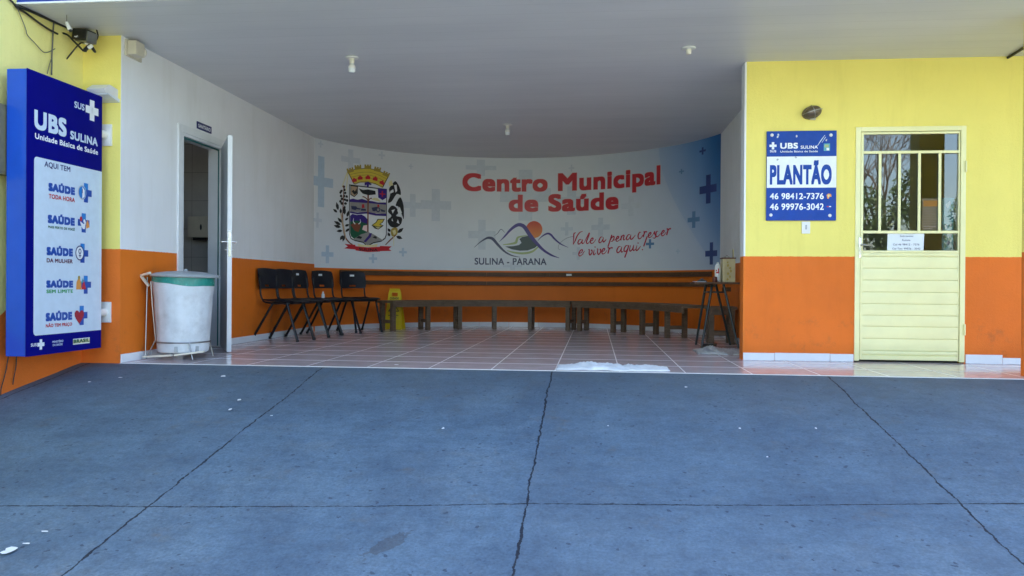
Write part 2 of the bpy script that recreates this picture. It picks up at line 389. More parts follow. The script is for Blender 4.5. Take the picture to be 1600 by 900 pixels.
# ------------------------------------------------------------------ printing: flat inks laid on a surface
_tc = {}
def glyphs(s, bold, shear):
    k = (s, bold, shear)
    if k in _tc: return _tc[k]
    cu = bpy.data.curves.new('t', 'FONT'); cu.body = s; cu.size = 1; cu.shear = shear; cu.resolution_u = 5
    cu.space_character = 1+bold*2.2
    o = bpy.data.objects.new('t', cu); COL.objects.link(o)
    dg = bpy.context.evaluated_depsgraph_get(); me = o.evaluated_get(dg).to_mesh()
    vs = [(v.co.x, v.co.y) for v in me.vertices]; fs = [tuple(p.vertices) for p in me.polygons]
    o.evaluated_get(dg).to_mesh_clear(); bpy.data.objects.remove(o); bpy.data.curves.remove(cu)
    _tc[k] = (vs, fs); return vs, fs
def capheight(bold): return max(v[1] for v in glyphs('H', 0, 0)[0])
class Print:
    def __init__(s, fn, bend=None, pix=None):
        s.fn, s.bend, s.pix = fn, bend, pix; s.bm = B(); s.mats = []; s.o = .0006
    def mi(s, m):
        if m not in s.mats: s.mats.append(m)
        return s.mats.index(m)
    def add(s, vs, fs, mat, o=None):
        if o is None: s.o += .0004; o = s.o
        t = bmesh.new(); bv = [t.verts.new((a, b, 0)) for a, b in vs]
        for f in fs:
            try: t.faces.new([bv[i] for i in f])
            except ValueError: pass
        t.normal_update()
        big = [f for f in t.faces if len(f.verts) > 4]
        if big: bmesh.ops.triangulate(t, faces=big)
        if s.bend:
            a0 = min(v[0] for v in vs); a1 = max(v[0] for v in vs); k = math.ceil(a0/s.bend)
            while k*s.bend < a1:
                bmesh.ops.bisect_plane(t, geom=t.verts[:]+t.edges[:]+t.faces[:], plane_co=(k*s.bend, 0, 0), plane_no=(1, 0, 0)); k += 1
        for v in t.verts: v.co = s.fn(v.co.x, v.co.y, o)
        merge(s.bm, t, None, s.mi(mat)); return s
    def P(s, pts): return [s.pix(*p) for p in pts]
    def poly(s, pts, mat, o=None): return s.add(pts, [tuple(range(len(pts)))], mat, o)
    def ppoly(s, pts, mat, sm=0):
        if sm:
            q = [Vector((a, b, 0)) for a, b in pts]; n = len(q); out = []
            for i in range(n):
                a, b, c, d = q[i-1], q[i], q[(i+1) % n], q[(i+2) % n]
                for k in range(sm):
                    t = k/sm; out.append(.5*((2*b)+(c-a)*t+(2*a-5*b+4*c-d)*t*t+(3*b-a-3*c+d)*t**3))
            pts = [(v.x, v.y) for v in out]
        return s.poly(s.P(pts), mat)
    def rect(s, a0, a1, b0, b1, mat, o=None): return s.poly([(a0, b0), (a1, b0), (a1, b1), (a0, b1)], mat, o)
    def rrect(s, a0, a1, b0, b1, r, mat):
        pts = []
        for cx, cy, q in ((a1-r, b0+r, -90), (a1-r, b1-r, 0), (a0+r, b1-r, 90), (a0+r, b0+r, 180)):
            pts += [(cx+r*math.cos(R(q+k*15)), cy+r*math.sin(R(q+k*15))) for k in range(7)]
        return s.poly(pts, mat)
    def disc(s, a, b, ra, rb, mat, n=28): return s.poly([(a+ra*math.cos(2*math.pi*k/n), b+rb*math.sin(2*math.pi*k/n)) for k in range(n)], mat)
    def cross(s, a, b, w, h, mat, t=.3):
        s.o += .0004; x, y, tw, th = w/2, h/2, w*t/2, min(w, h)*t/2
        return s.add([(a-tw, b-y), (a+tw, b-y), (a+tw, b-th), (a+x, b-th), (a+x, b+th), (a+tw, b+th), (a+tw, b+y), (a-tw, b+y), (a-tw, b+th), (a-x, b+th), (a-x, b-th), (a-tw, b-th)],
              [tuple(range(12))], mat, s.o)
    def ribbon(s, pts, ws, mat, sm=6):
        """stroke through pixel points; widths in pixels, spread along the stroke"""
        q = [(v.x, v.y) for v in smoothpts([(a, b, 0) for a, b in pts], sm)]; n = len(q)
        L = []; Rr = []
        for i, (a, b) in enumerate(q):
            da, db = q[min(i+1, n-1)][0]-q[max(i-1, 0)][0], q[min(i+1, n-1)][1]-q[max(i-1, 0)][1]; l = math.hypot(da, db) or 1
            f = i/(n-1)*(len(ws)-1); k = min(int(f), len(ws)-2) if len(ws) > 1 else 0
            wd = ws[0] if len(ws) == 1 else ws[k]+(ws[k+1]-ws[k])*(f-k)
            L.append((a-db/l*wd/2, b+da/l*wd/2)); Rr.append((a+db/l*wd/2, b-da/l*wd/2))
        vs = s.P(L+Rr); return s.add(vs, [(i, i+1, n+i+1, n+i) for i in range(n-1)], mat)
    def text(s, st, a0, a1, b, cap, mat, bold=.025, shear=0, halo=None):
        """one line of type; heavier weights are the same outline printed again a hair to each side"""
        vs, fs = glyphs(st, bold, shear); x0 = min(v[0] for v in vs); x1 = max(v[0] for v in vs); ch = capheight(bold)
        def lay(w, m):
            kx, ky = (a1-a0)/(x1-x0+2*bold), cap/(ch+2*bold)
            rings = [(0, 0)] if w <= 0 else [(w*i_, w*j_) for i_ in (-1, 0, 1) for j_ in (-1, 0, 1)]
            s.o += .0004
            for i, (dx, dy) in enumerate(rings):
                s.add([(a0+(x-x0+bold+dx)*kx, b+(y+bold+dy)*ky) for x, y in vs], fs, m, s.o+i*.00003)
            s.o += .0003
        if halo: lay(bold+halo[1], halo[0])
        lay(bold, mat); return s
    def ptext(s, st, pl, pr, cap, mat, **k):
        (a0, b0), (a1, b1) = s.pix(*pl), s.pix(*pr); t = s.pix(pl[0], pl[1]-cap)
        return s.text(st, a0, a1, (b0+b1)/2, t[1]-b0, mat, **k)
    def build(s, name, parent, label=None):
        return obj(name, s.bm, s.mats, parent, label=label)

# ================================================================== THE SETTING
# ground: one sheet to the horizon, street level
b = B(); gz = -1.13
vs = [b.verts.new(p) for p in ((-600, -600, gz), (600, -600, gz), (600, 600, gz), (-600, 600, gz))]; b.faces.new(vs)
struct(obj('ground', b, 'grass'))
b = B(); box(b, -60, 60, -7.0, -.15, gz-.2, gz+.02); struct(obj('road', b, 'bounce_paving'))
b = B(); box(b, -60, 60, -7.25, -7.003, gz-.2, gz+.14, .02); struct(obj('kerb', b, 'roof_sheet'))

# the painted concrete ramp (one slab, finely cut so that its top can be uneven)
b = B(); NX, NY = 90, 64; x0, x1, y0, y1 = XW, 9.0, -.1, E-.004
grid = []
for j in range(NY+1):
    row = []
    for i in range(NX+1):
        x = x0+(x1-x0)*i/NX; y = y0+(y1-y0)*j/NY
        z = -RK*(E-.03-y)-.004 if y < E-.03 else -.004
        z += .006*math.sin(x*2.1+y*1.3)*math.sin(y*2.6-x*.7)*min(1, (E-y)*2)
        row.append(b.verts.new((x, y, z)))
    grid.append(row)
for j in range(NY):
    for i in range(NX): b.faces.new((grid[j][i], grid[j][i+1], grid[j+1][i+1], grid[j+1][i]))
lo = [b.verts.new((v.co.x, v.co.y, -1.4)) for v in grid[0]]
for i in range(NX): b.faces.new((lo[i], lo[i+1], grid[0][i+1], grid[0][i]))
ramp = struct(obj('ramp', b, 'ramp_concrete', smooth='all'))
# splashes of paint and chips of plaster on the ramp
def on_ramp(u, v):
    d = pray(u, v); c = Vector((0, 0, EYE)); k = (RK*(-(E-.03))-c.z)/(d.z-RK*d.y); return c+d*k
b = B(); rnd = random.Random(3)
for u, v, sx, sy in [(16, 863, .034, .022), (6, 867, .02, .010), (41, 853, .02, .005), (70, 834, .02, .004), (374, 627, .014, .016), (360, 642, .012, .014), (349, 590, .022, .014), (140, 599, .016, .008), (424, 652, .012, .005),
        (692, 672, .01, .012), (1072, 607, .012, .01), (1156, 672, .008, .008), (1275, 672, .01, .008), (188, 592, .02, .006), (620, 572, .03, .006), (950, 668, .006, .006), (1199, 717, .008, .006)]:
    p = on_ramp(u, v); n = 9; ring = []
    for k in range(n):
        a = 2*math.pi*k/n; q = rnd.uniform(.55, 1.15); x, y = p.x+sx*q*math.cos(a), p.y+sy*1.6*q*math.sin(a)
        ring.append((x, y, p.z+RK*(y-p.y)+.012))
    vs = [b.verts.new(q) for q in ring]; b.faces.new(vs)
obj('paint_splash', b, 'white_trim', ramp)

# tiled floor of the porch and the rooms
b = B(); box(b, XW, 7, E, 13.8, -.12, 0, .004); tile_floor = struct(obj('tiled_floor', b, 'floor_tile'))

# ------------------------------------------------------------------ the building
bld = thing('clinic_building', 'yellow and orange health centre with open curved waiting porch', 'building', (0, E, 0))
b = B(); box(b, -9, XW, 1.0, E+.5, -1.3, 4.2); obj('side_wall', b, 'paint_side', bld)
b = B(); box(b, XW, XL-.004, E, E+.42, -.3, H); obj('pillar', b, 'paint_outer', bld, label='pillar beside the hanging blue sign')
b = B(); box(b, 3.36, 3.612, E-.012, 6.70, -.3, H, .008); obj('pillar', b, 'paint_outer', bld, label='pillar at the right end of the porch')
DY0, DY1, DZ = 7.46, 8.33, 2.165
b = B(); T = .14
box(b, XL-T, XL, E+.4205, DY0, -.1, H); box(b, XL-T, XL, DY1, 11.3, -.1, H); box(b, XL-T, XL, DY0, DY1, DZ, H)
obj('porch_wall', b, 'paint_alcove', bld, label='straight white and orange wall with the restroom doorway')
b = B(); box(b, XL-.0038, XL, E, E+.4203, -.003, H); obj('pillar_side', b, 'paint_alcove', bld)
def arc(b, r0, r1, z0, z1, t0=-71.5, t1=71.5, n=96, mat=0):
    rings = []
    for k in range(n+1):
        a = R(t0+(t1-t0)*k/n); s_, c_ = math.sin(a), math.cos(a)
        rings.append([b.verts.new((CX+r*s_, CY+r*c_, z)) for r, z in ((r0, z0), (r0, z1), (r1, z1), (r1, z0))])
    for p, q in zip(rings, rings[1:]):
        for k in range(4):
            f = b.faces.new((p[k], p[(k+1) % 4], q[(k+1) % 4], q[k])); f.material_index = mat
    b.faces.new(rings[0]); b.faces.new(rings[-1][::-1]); bmesh.ops.recalc_face_normals(b, faces=b.faces[:])
b = B(); arc(b, CR, CR+.15, -.1, H); obj('curved_wall', b, 'paint_alcove', bld, smooth=True)
b = B(); box(b, XS, XS+.12, D+.15, 11.4, -.1, H); obj('porch_wall', b, 'paint_alcove', bld, label='narrow white wall behind the high table')
# front wall with the door opening; the paint on its end face is that of the alcove
FX0, FX1, FZ = 2.40, 3.37, 2.175
b = B(); box(b, XR+.016, FX0, D, D+.148, -.1, H); box(b, FX1, 6.2, D, D+.148, -.1, H); box(b, FX0, FX1, D, D+.148, FZ, H)
obj('front_wall', b, 'paint_outer', bld)
b = B(); box(b, XR, XR+.016, D+.001, D+.149, -.1, H-.002); box(b, XR, XS, D+.149, D+.17, -.1, H-.002)
obj('wall_end', b, 'paint_alcove', bld)
# rooms behind (dark insides seen through the two doors)
b = B(); box(b, 1.85, 6.2, 11.2, 11.3, 0, H); box(b, 6.1, 6.2, D+.148, 11.2, 0, H); box(b, 1.85, 1.87, D+.148, 11.2, 0, H); obj('office_wall', b, 'paint_room', bld)
b = B(); box(b, -6.8, XL-T, 8.92, 9.05, 0, H); box(b, -6.9, -6.8, 6.9, 9.05, 0, H); box(b, -6.8, XL-T, 6.96, 7.1, 0, H); obj('restroom_wall', b, 'room_tile', bld)
b = B(); box(b, -6.8, XL-T-.001, 7.1, 8.92, -.05, .0); obj('restroom_floor', b, 'room_tile', bld)
b = B(); box(b, XW, 7, C+.01, 13.8, H, H+.06); box(b, -7, XW, E+.5, 13.8, H, H+.06); obj('ceiling', b, 'ceiling_panel', bld)
b = B(); box(b, XW, 7.2, C+.02, 16, H+.062, 4.3); box(b, -9, XW, E+.502, 16, H+.062, 4.3); box(b, -9, 7.2, 13.82, 16, -.1, H+.06); obj('roof_shade_block', b, 'roof_sheet', bld)  # unseen solid mass, added to shade the ramp and block sky light
# fascia of the canopy with its drip trim
b = B()
for x0_, x1_ in ((XW+.004, -3.56), (-3.556, -.9), (-.896, 2.4), (2.404, 7.2)): box(b, x0_, x1_, C-.03, C+.008, H+.012, 3.5, .004)
fas = obj('fascia', b, 'fascia_blue', bld)
b = B(); box(b, XW+.004, 7.2, C-.036, C-.012, H-.004, H+.011, .003); obj('drip_trim', b, 'white_trim', fas)
# skirting: white tiles, one by one
b = B(); g = .003
def skx(x0_, x1_, y, z=.074, step=.5, start=0):
    x = x0_+start
    xs = [x0_]
    while x < x1_-.05:
        if x > x0_+.05: xs.append(x)
        x += step
    xs.append(x1_)
    for p, q in zip(xs, xs[1:]): box(b, p+g/2, q-g/2, y-.012, y-.0005, 0.001, z+rnd.uniform(-.003, .003), .002, seg=1)
def sky_(y0_, y1_, x, sgn, step=.5):
    n = max(1, round((y1_-y0_)/step))
    for k in range(n): box(b, *(sorted((x+sgn*.0005, x+sgn*.012))), y0_+(y1_-y0_)*k/n+g/2, y0_+(y1_-y0_)*(k+1)/n-g/2, .001, .074, .002, seg=1)
def skdone():
    global b
    obj('skirting', b, 'white_tile', bld); b = B()
skx(XR, FX0-.004, D, .072, .5, .29); skdone()
skx(FX1+.01, 3.70, D, .082, .33); skx(3.70, 6.1, D, .06); skdone()
sky_(E+.004, DY0-.075, XL, 1); skdone()
sky_(DY1+.075, 11.17, XL, 1); skdone()
sky_(D+.2, 11.2, XS, -1); skdone()
for k in range(15):
    a0, a1 = -69.9+139.4*k/15, -69.9+139.4*(k+1)/15-.06
    arc(b, CR-.012, CR-.001, .001, .074, a0, a1, 6)
skdone(); b.free()

# restroom door: casing, leaf swung out, handle
dr = thing_parent = bld
b = B(); cw = .075
def casing(b, x0_, x1_):
    box(b, x0_, x1_, DY0-cw, DY0, 0.002, DZ+cw, .004); box(b, x0_, x1_, DY1, DY1+cw, .002, DZ+cw, .004); box(b, x0_, x1_, DY0+.0005, DY1-.0005, DZ, DZ+cw, .004)
casing(b, XL+.0005, XL+.018)
box(b, XL-T-.004, XL+.012, DY0, DY0+.03, .002, DZ-.03); box(b, XL-T-.004, XL+.012, DY1-.03, DY1, .002, DZ-.03); box(b, XL-T-.004, XL+.012, DY0, DY1, DZ-.03, DZ-.0005)
rf = obj('restroom_door_frame', b, 'door_white', bld)
b = B(); box(b, XL-.03, XL-.02, DY0+.03, DY0+.042, .01, DZ-.045); box(b, XL-.03, XL-.02, DY1-.042, DY1-.03, .01, DZ-.045); box(b, XL-.03, XL-.02, DY0+.03, DY1-.03, DZ-.045, DZ-.03)
obj('seal_strip', b, 'gasket_green', rf)
hinge = Vector((XL+.02, DY1-.03, 0)); free = Vector((-3.580, 7.56, 0)); dv = (free-hinge); Lf = dv.length; dv.normalize(); ang = math.atan2(dv.y, dv.x)
LM = Matrix.Translation(hinge) @ Matrix.Rotation(ang, 4, 'Z')
b = B(); box(b, .004, Lf, -.020, .020, .012, DZ-.02, .003, M=LM); leaf = obj('restroom_door', b, 'door_grey', bld)
b = B(); box(b, Lf+.0005, Lf+.006, -.0215, .0215, .011, DZ-.019, .001, M=LM); obj('door_edge', b, 'door_white', leaf)
b = B()
for sgn in (-1, 1):
    lathe(b, [(.022, 0), (.022, .008), (.01, .01), (.01, .045)], (0, 0, 0), 16, 0, M=LM @ Matrix.Translation((Lf-.06, sgn*.0205, 1.1)) @ Matrix.Rotation(-sgn*R(90), 4, 'X'))
    pts = [LM @ Vector((Lf-.06, sgn*.062, 1.1)), LM @ Vector((Lf-.1, sgn*.066, 1.1)), LM @ Vector((Lf-.17, sgn*.064, 1.096))]
    tube(b, pts, .009, 8, 4)
    lathe(b, [(.016, 0), (.016, .012), (.006, .014)], (0, 0, 0), 14, 0, M=LM @ Matrix.Translation((Lf-.06, sgn*.0205, 1.02)) @ Matrix.Rotation(-sgn*R(90), 4, 'X'))
box(b, Lf+.006, Lf+.008, -.012, .012, .95, 1.2, M=LM)
obj('door_handle', b, 'chrome', leaf, smooth=True)

# yellow metal door in the front wall
b = B(); fy0, fy1 = D-.012, D+.05
box(b, FX0, FX0+.045, fy0, fy1, .012, FZ-.002, .004); box(b, FX1-.045, FX1, fy0, fy1, .012, FZ-.002, .004); box(b, FX0+.045, FX1-.045, fy0, fy1, FZ-.045, FZ-.002, .004)
df = obj('metal_door_frame', b, 'door_yellow', bld)
lx0, lx1, lz0, lz1 = FX0+.05, FX1-.05, .022, FZ-.05
gx0, gx1 = lx0+.022, lx1-.012
b = B(); dy0, dy1 = D-.004, D+.034
box(b, lx0, gx0, dy0, dy1, lz0, lz1, .003); box(b, gx1, lx1, dy0, dy1, lz0, lz1, .003); box(b, gx0, gx1, dy0, dy1, lz1-.02, lz1, .003); box(b, gx0, gx1, dy0, dy1, lz0, .06, .003)
box(b, gx0, gx1, dy0-.002, dy1, 1.012, 1.032, .003)
for z0_, z1_ in ((.064, .104), (.104, .216), (.216, .328), (.328, .431), (.431, .537), (.537, .646), (.646, .756), (.756, .866), (.866, .972), (.972, 1.011)):
    # a pressed slat: bulged face with a step at its lower edge
    n = 7; prof = [(dy0+.010, z0_+.004)]+[(dy0+.003-.0035*math.sin(math.pi*k/n), z0_+.006+(z1_-z0_-.008)*k/n) for k in range(n+1)]+[(dy0+.010, z1_-.001)]
    for (ya, za), (yb, zb) in zip(prof, prof[1:]):
        f = b.faces.new([b.verts.new(q) for q in ((gx0, ya, za), (gx1, ya, za), (gx1, yb, zb), (gx0, yb, zb))])
box(b, gx0, gx1, dy0+.012, dy1-.002, .06, 1.012)
md = obj('metal_door', b, 'door_yellow', bld, smooth=True)
b = B()
box(b, gx0, gx1, dy0-.004, dy0+.010, 1.925, 1.95, .003); box(b, gx0, gx1, dy0-.004, dy0+.010, 1.19, 1.215, .003)
for u in (1374.5, 1405, 1436, 1468):
    x = hit(u, 300, y=D).x; box(b, x-.012, x+.012, dy0-.003, dy0+.009, 1.215, 1.925, .002)
obj('window_bars', b, 'door_yellow', md)
b = B(); box(b, gx0+.001, gx1-.001, D+.014, D+.018, 1.033, lz1-.021); obj('glass_pane', b, 'window_glass', md)
b = B(); box(b, 2.432, 2.455, dy0-.012, dy0-.0005, .965, 1.15, .005)
tube(b, [(2.444, dy0-.01, 1.082), (2.444, dy0-.045, 1.082), (2.47, dy0-.052, 1.082), (2.535, dy0-.05, 1.078)], .008, 8, 4)
lathe(b, [(.009, 0), (.009, .01)], (2.444, dy0-.012, 1.0), 12, axis='y'); obj('door_handle', b, 'chrome', md, smooth=True)
b = B(); lathe(b, [(.008, 0), (.008, .1)], (FX1-.004, fy0-.008, .26), 10); obj('hinge', b, 'door_yellow', df, smooth=True)
b = B(); lathe(b, [(.008, 0), (.008, .1)], (FX1-.004, fy0-.008, 1.75), 10); obj('hinge', b, 'door_yellow', df, smooth=True)

# ================================================================== THE MURAL
RM = CR-.004
def mural_fn(s, z, o):
    a = s/CR; r = RM-o-.001; return Vector((CX+r*math.sin(a), CY+r*math.cos(a), z))
def mural_pix(u, v):
    d = pray(u, v); ox, oy = -CX, -CY
    A = d.x*d.x+d.y*d.y; Bq = 2*(ox*d.x+oy*d.y); Cq = ox*ox+oy*oy-RM*RM
    k = (-Bq+math.sqrt(Bq*Bq-4*A*Cq))/(2*A); x, y = ox+d.x*k, oy+d.y*k
    return math.atan2(x, y)*CR, EYE+d.z*k
mural = thing('wall_mural', 'white and blue printed mural covering the upper curved wall', 'mural', (CX, CY+CR-.01, .95))
MS0, MS1, MZ0, MZ1 = R(-70.3)*CR, R(69.6)*CR, .925, H-.004
b = B(); uvl = b.loops.layers.uv.new('UVMap'); n = 140; cols = []
for k in range(n+1):
    s = MS0+(MS1-MS0)*k/n; cols.append([(b.verts.new(mural_fn(s, MZ0+(MZ1-MZ0)*j/8, 0)), (k/n, j/8)) for j in range(9)])
for p, q in zip(cols, cols[1:]):
    for j in range(8):
        L = (p[j], q[j], q[j+1], p[j+1]); f = b.faces.new([e[0] for e in L])
        for lp, e in zip(f.loops, L): lp[uvl].uv = e[1]
obj('printed_sheet', b, 'mural_print', mural, smooth='all')
def MP(o): p = Print(mural_fn, .06, mural_pix); p.o = o; return p
for (u, v, wd, ht, m_) in [(502, 284.5, 37, 73, 'ink_cross_blue'), (548, 250, 30, 28, 'ink_cross'), (501, 225, 8, 9, 'ink_cross'), (596.5, 242.6, 10, 11, 'ink_cross'), (642, 260, 7, 8, 'ink_cross'), (645, 321, 33, 34, 'ink_cross'),
        (681, 320.5, 48, 48, 'ink_cross'), (496, 344, 14, 22, 'ink_cross'), (511.5, 397.5, 19, 27, 'ink_cross_blue'), (582.7, 404, 13, 14, 'ink_cross_blue'), (629.5, 394, 12, 13, 'ink_cross_blue'), (751.5, 262, 48, 24, 'ink_cross'), (753, 366.7, 43, 46, 'ink_cross'),
        (821, 304.5, 80, 80, 'ink_cross'), (893, 262.7, 9, 11, 'ink_cross'), (893, 313, 52, 46, 'ink_cross'), (986, 321.5, 30, 34, 'ink_cross'), (885.6, 357.6, 19, 21, 'ink_cross'), (938.5, 355, 29, 31, 'ink_cross'), (1098, 235.8, 10, 14, 'ink_deep'),
        (1065, 268, 8, 9, 'ink_mid'), (1106.5, 295, 27, 50, 'ink_deep'), (1084, 343, 19, 28, 'ink_mid'), (1111.5, 395.8, 19, 36, 'ink_deep'), (1015.7, 381, 13, 15, 'ink_mid'), (903.5, 396, 18, 20, 'ink_cross'), (1059.5, 392.5, 7, 8, 'ink_cross_blue'), (801, 417, 30, 15, 'ink_cross')]:
    (a0, b0), (a1, b1) = mural_pix(u-wd/2, v+ht/2), mural_pix(u+wd/2, v-ht/2)
    b1 = min(b1, H-.02); b0 = max(b0, MZ0+.01)
    p = MP(.0006); p.cross((a0+a1)/2, (b0+b1)/2, a1-a0, b1-b0, m_, .27); p.build('cross_motif', mural)
p = MP(.002); p.ptext('Centro Municipal', (722.5, 299.5), (1032, 286), 27.5, 'ink_red', bold=.038, halo=('ink_rose', .012)); p.build('lettering', mural, 'large red lettering, upper line')
p = MP(.002); p.ptext('de Saúde', (795, 331), (966.5, 326.5), 26.5, 'ink_red', bold=.038, halo=('ink_rose', .012)); p.build('lettering', mural, 'large red lettering, lower line')
p = MP(.002); p.ptext('SULINA - PARANA', (741.5, 413.5), (854, 414), 10.6, 'ink_slate', bold=.022); p.build('lettering', mural, 'small dark place name')
# cursive slogan, stroke by stroke (traced at eight times the photo's size)
Z5 = lambda x, y: (870+x/8, 340+y/8)
strokes = {
 'upper': [[(45, 400), (20, 388), (25, 345), (60, 300), (130, 255), (205, 235)], [(240, 188), (216, 200), (212, 250), (205, 338)], [(205, 338), (230, 290), (255, 230), (290, 185), (325, 172)],
  [(310, 275), (285, 275), (265, 310), (275, 332), (300, 315), (322, 275)], [(325, 272), (315, 310), (325, 325), (345, 310)], [(345, 310), (375, 250), (408, 190), (395, 240), (372, 300), (380, 325), (395, 318), (415, 295)],
  [(410, 295), (445, 285), (455, 258), (435, 262), (420, 300), (432, 322), (460, 312), (490, 270)], [(575, 245), (550, 245), (528, 290), (535, 315), (560, 300), (585, 250)], [(585, 245), (578, 290), (588, 305), (608, 285), (620, 270)],
  [(690, 215), (672, 270), (640, 365)], [(668, 290), (690, 250), (715, 235), (715, 265), (695, 295), (675, 300)], [(715, 285), (735, 275), (765, 262), (775, 240), (757, 238), (742, 275), (752, 297), (780, 285), (800, 260)],
  [(812, 225), (800, 285)], [(803, 265), (825, 225), (842, 225), (835, 265), (842, 280), (862, 262)], [(920, 215), (895, 215), (872, 255), (880, 278), (905, 262), (930, 215)], [(930, 213), (922, 258), (935, 272), (960, 250), (985, 215)],
  [(1055, 185), (1035, 185), (1018, 225), (1025, 262), (1050, 258), (1080, 215)], [(1085, 175), (1098, 185), (1080, 245)], [(1088, 225), (1105, 180), (1125, 176), (1120, 188)], [(1140, 235), (1170, 215), (1180, 190), (1162, 192), (1145, 225), (1155, 248), (1180, 240), (1205, 210)],
  [(1205, 212), (1226, 172), (1222, 198), (1240, 230), (1224, 258), (1200, 250)], [(1270, 170), (1250, 175), (1240, 210), (1248, 238), (1270, 232), (1300, 200)], [(1300, 205), (1335, 190), (1345, 165), (1328, 165), (1310, 200), (1320, 228), (1345, 215), (1370, 180)],
  [(1375, 140), (1392, 150), (1375, 220)], [(1382, 195), (1400, 150), (1425, 135), (1420, 150)]],
 'lower': [[(275, 450), (310, 435), (322, 405), (300, 408), (275, 450), (285, 480), (315, 465), (350, 415)], [(392, 405), (408, 400), (405, 440), (415, 468), (440, 440), (440, 405), (430, 410), (450, 420)], [(470, 400), (460, 450), (468, 465), (490, 440)], [(482, 362), (477, 374)],
  [(500, 395), (515, 392), (510, 430), (522, 462), (548, 430), (548, 395), (540, 400), (560, 410)], [(560, 430), (590, 415), (600, 390), (582, 390), (565, 425), (575, 455), (605, 440), (630, 405)], [(635, 375), (655, 385), (640, 450)], [(645, 420), (665, 385), (695, 375), (690, 390)],
  [(800, 360), (775, 365), (752, 410), (762, 440), (790, 420), (815, 365)], [(815, 362), (805, 415), (815, 432), (835, 415)], [(890, 350), (865, 352), (842, 395), (852, 425), (878, 405), (898, 350)], [(902, 345), (880, 420), (850, 500)], [(925, 345), (912, 395), (920, 420), (945, 395), (965, 340)],
  [(965, 340), (955, 395), (965, 412), (985, 390)], [(1005, 345), (992, 395), (1002, 412), (1030, 385), (1050, 355)], [(1020, 312), (1015, 324)], [(1132, 235), (1105, 310), (1088, 360)], [(1076, 394), (1070, 407)]]}
for key, lab in (('upper', 'red cursive slogan, upper line'), ('lower', 'red cursive slogan, lower line')):
    p = MP(.002)
    for st in strokes[key]:
        thin = key == 'upper' and st is strokes['upper'][0]
        wd = [.35, .45, .5] if thin else ([2.0, 2.0] if len(st) < 4 else [.9, 2.0, 1.8, .8])
        p.o = .002+.00005*strokes[key].index(st); p.ribbon([Z5(*q) for q in st], wd, 'ink_slate' if thin else 'ink_script', 5)
    p.build('lettering', mural, lab)
# landscape logo (traced at 8.889 times)
Z6 = lambda x, y: (730+x/8.889, 330+y/8.889)
lg = MP(.0024); K = 1/8.889
lg.ppoly([Z6(930+115*math.cos(k*.2244), 255+118*math.sin(k*.2244)) for k in range(28)], 'ink_sun')
lg.ppoly([Z6(*q) for q in [(725, 388), (760, 360), (860, 338), (920, 395), (985, 470), (940, 510), (840, 545), (730, 549), (620, 530), (525, 490), (640, 485), (720, 470), (755, 440), (740, 410)]], 'ink_hill')
lg.ribbon([Z6(*q) for q in [(497, 466), (600, 455), (672, 438), (690, 400), (712, 362), (835, 333)]], [10*K, 24*K, 34*K, 34*K, 26*K, 6*K], 'ink_lime')
lg.ribbon([Z6(*q) for q in [(550, 545), (650, 574), (780, 585), (900, 562), (988, 495)]], [8*K, 24*K, 30*K, 28*K, 20*K], 'ink_lime')
def L6(pts, ws, m): lg.ribbon([Z6(*q) for q in pts], [x*K for x in ws], m)
L6([(95, 505), (180, 430), (260, 380), (310, 370), (360, 390), (430, 470), (520, 560), (620, 615), (735, 640)], [4, 14, 26, 36, 40, 34, 24, 16, 4], 'ink_slate')
L6([(370, 345), (420, 310), (470, 252), (525, 300)], [3, 7, 9, 3], 'ink_slate')
L6([(445, 425), (520, 350), (600, 260), (680, 200), (740, 190), (800, 225), (870, 330), (960, 440), (1060, 540), (1170, 610), (1280, 650)], [4, 22, 34, 44, 50, 54, 54, 46, 34, 26, 5], 'ink_indigo')
L6([(980, 410), (1040, 350), (1110, 312), (1160, 325), (1220, 390), (1300, 455), (1405, 505)], [4, 15, 24, 28, 24, 17, 4], 'ink_indigo')
lg.build('landscape_logo', mural)
# coat of arms (traced at 5.63 times)
Z3 = lambda x, y: (505+x/5.63, 245+y/5.63); K3 = 1/5.63
def zp(p, pts, m, sm=0): p.ppoly([Z3(*q) for q in pts], m, sm)
def zr(p, pts, ws, m): p.ribbon([Z3(*q) for q in pts], [x*K3 for x in ws], m, 4)
def leafshape(p, x, y, l, wd, a, m):
    ca, sa = math.cos(R(a)), -math.sin(R(a))
    pts = [(0, 0), (.25*l, wd*.42), (.55*l, wd*.5), (l, 0), (.55*l, -wd*.5), (.25*l, -wd*.42)]
    zp(p, [(x+q*ca-r*sa, y+q*sa+r*ca) for q, r in pts], m)
coat = MP(.0020); OUT = [(226, 242), (390, 262), (560, 283), (559, 480), (557, 690), (545, 722), (510, 747), (440, 762), (388, 790), (350, 757), (280, 742), (240, 722), (226, 680), (226, 460)]
zp(coat, OUT, 'ink_black'); INN = [((x-390)*.962+390, (y-512)*.962+512) for x, y in OUT]; zp(coat, INN, 'ink_white')
coat.build('coat_of_arms', mural); coa = [o for o in mural.children if o.name.startswith('coat_of_arms')][0]
p = MP(.0030)
zp(p, [(232, 375), (260, 368), (300, 378), (340, 370), (385, 385), (430, 390), (480, 402), (552, 402), (552, 424), (390, 408), (232, 398)], 'ink_indigo')
zp(p, [(420, 378), (445, 360), (480, 365), (505, 395)], 'ink_straw')
zp(p, [(234, 397), (390, 407), (552, 422), (552, 502), (390, 492), (234, 482)], 'ink_field')
zp(p, [(234, 480), (300, 490), (386, 484), (470, 500), (552, 500), (552, 522), (460, 518), (380, 500), (300, 506), (234, 494)], 'ink_indigo')
zp(p, [(234, 520), (255, 502), (290, 512), (335, 508), (365, 525), (386, 548), (386, 610), (234, 600)], 'ink_indigo')
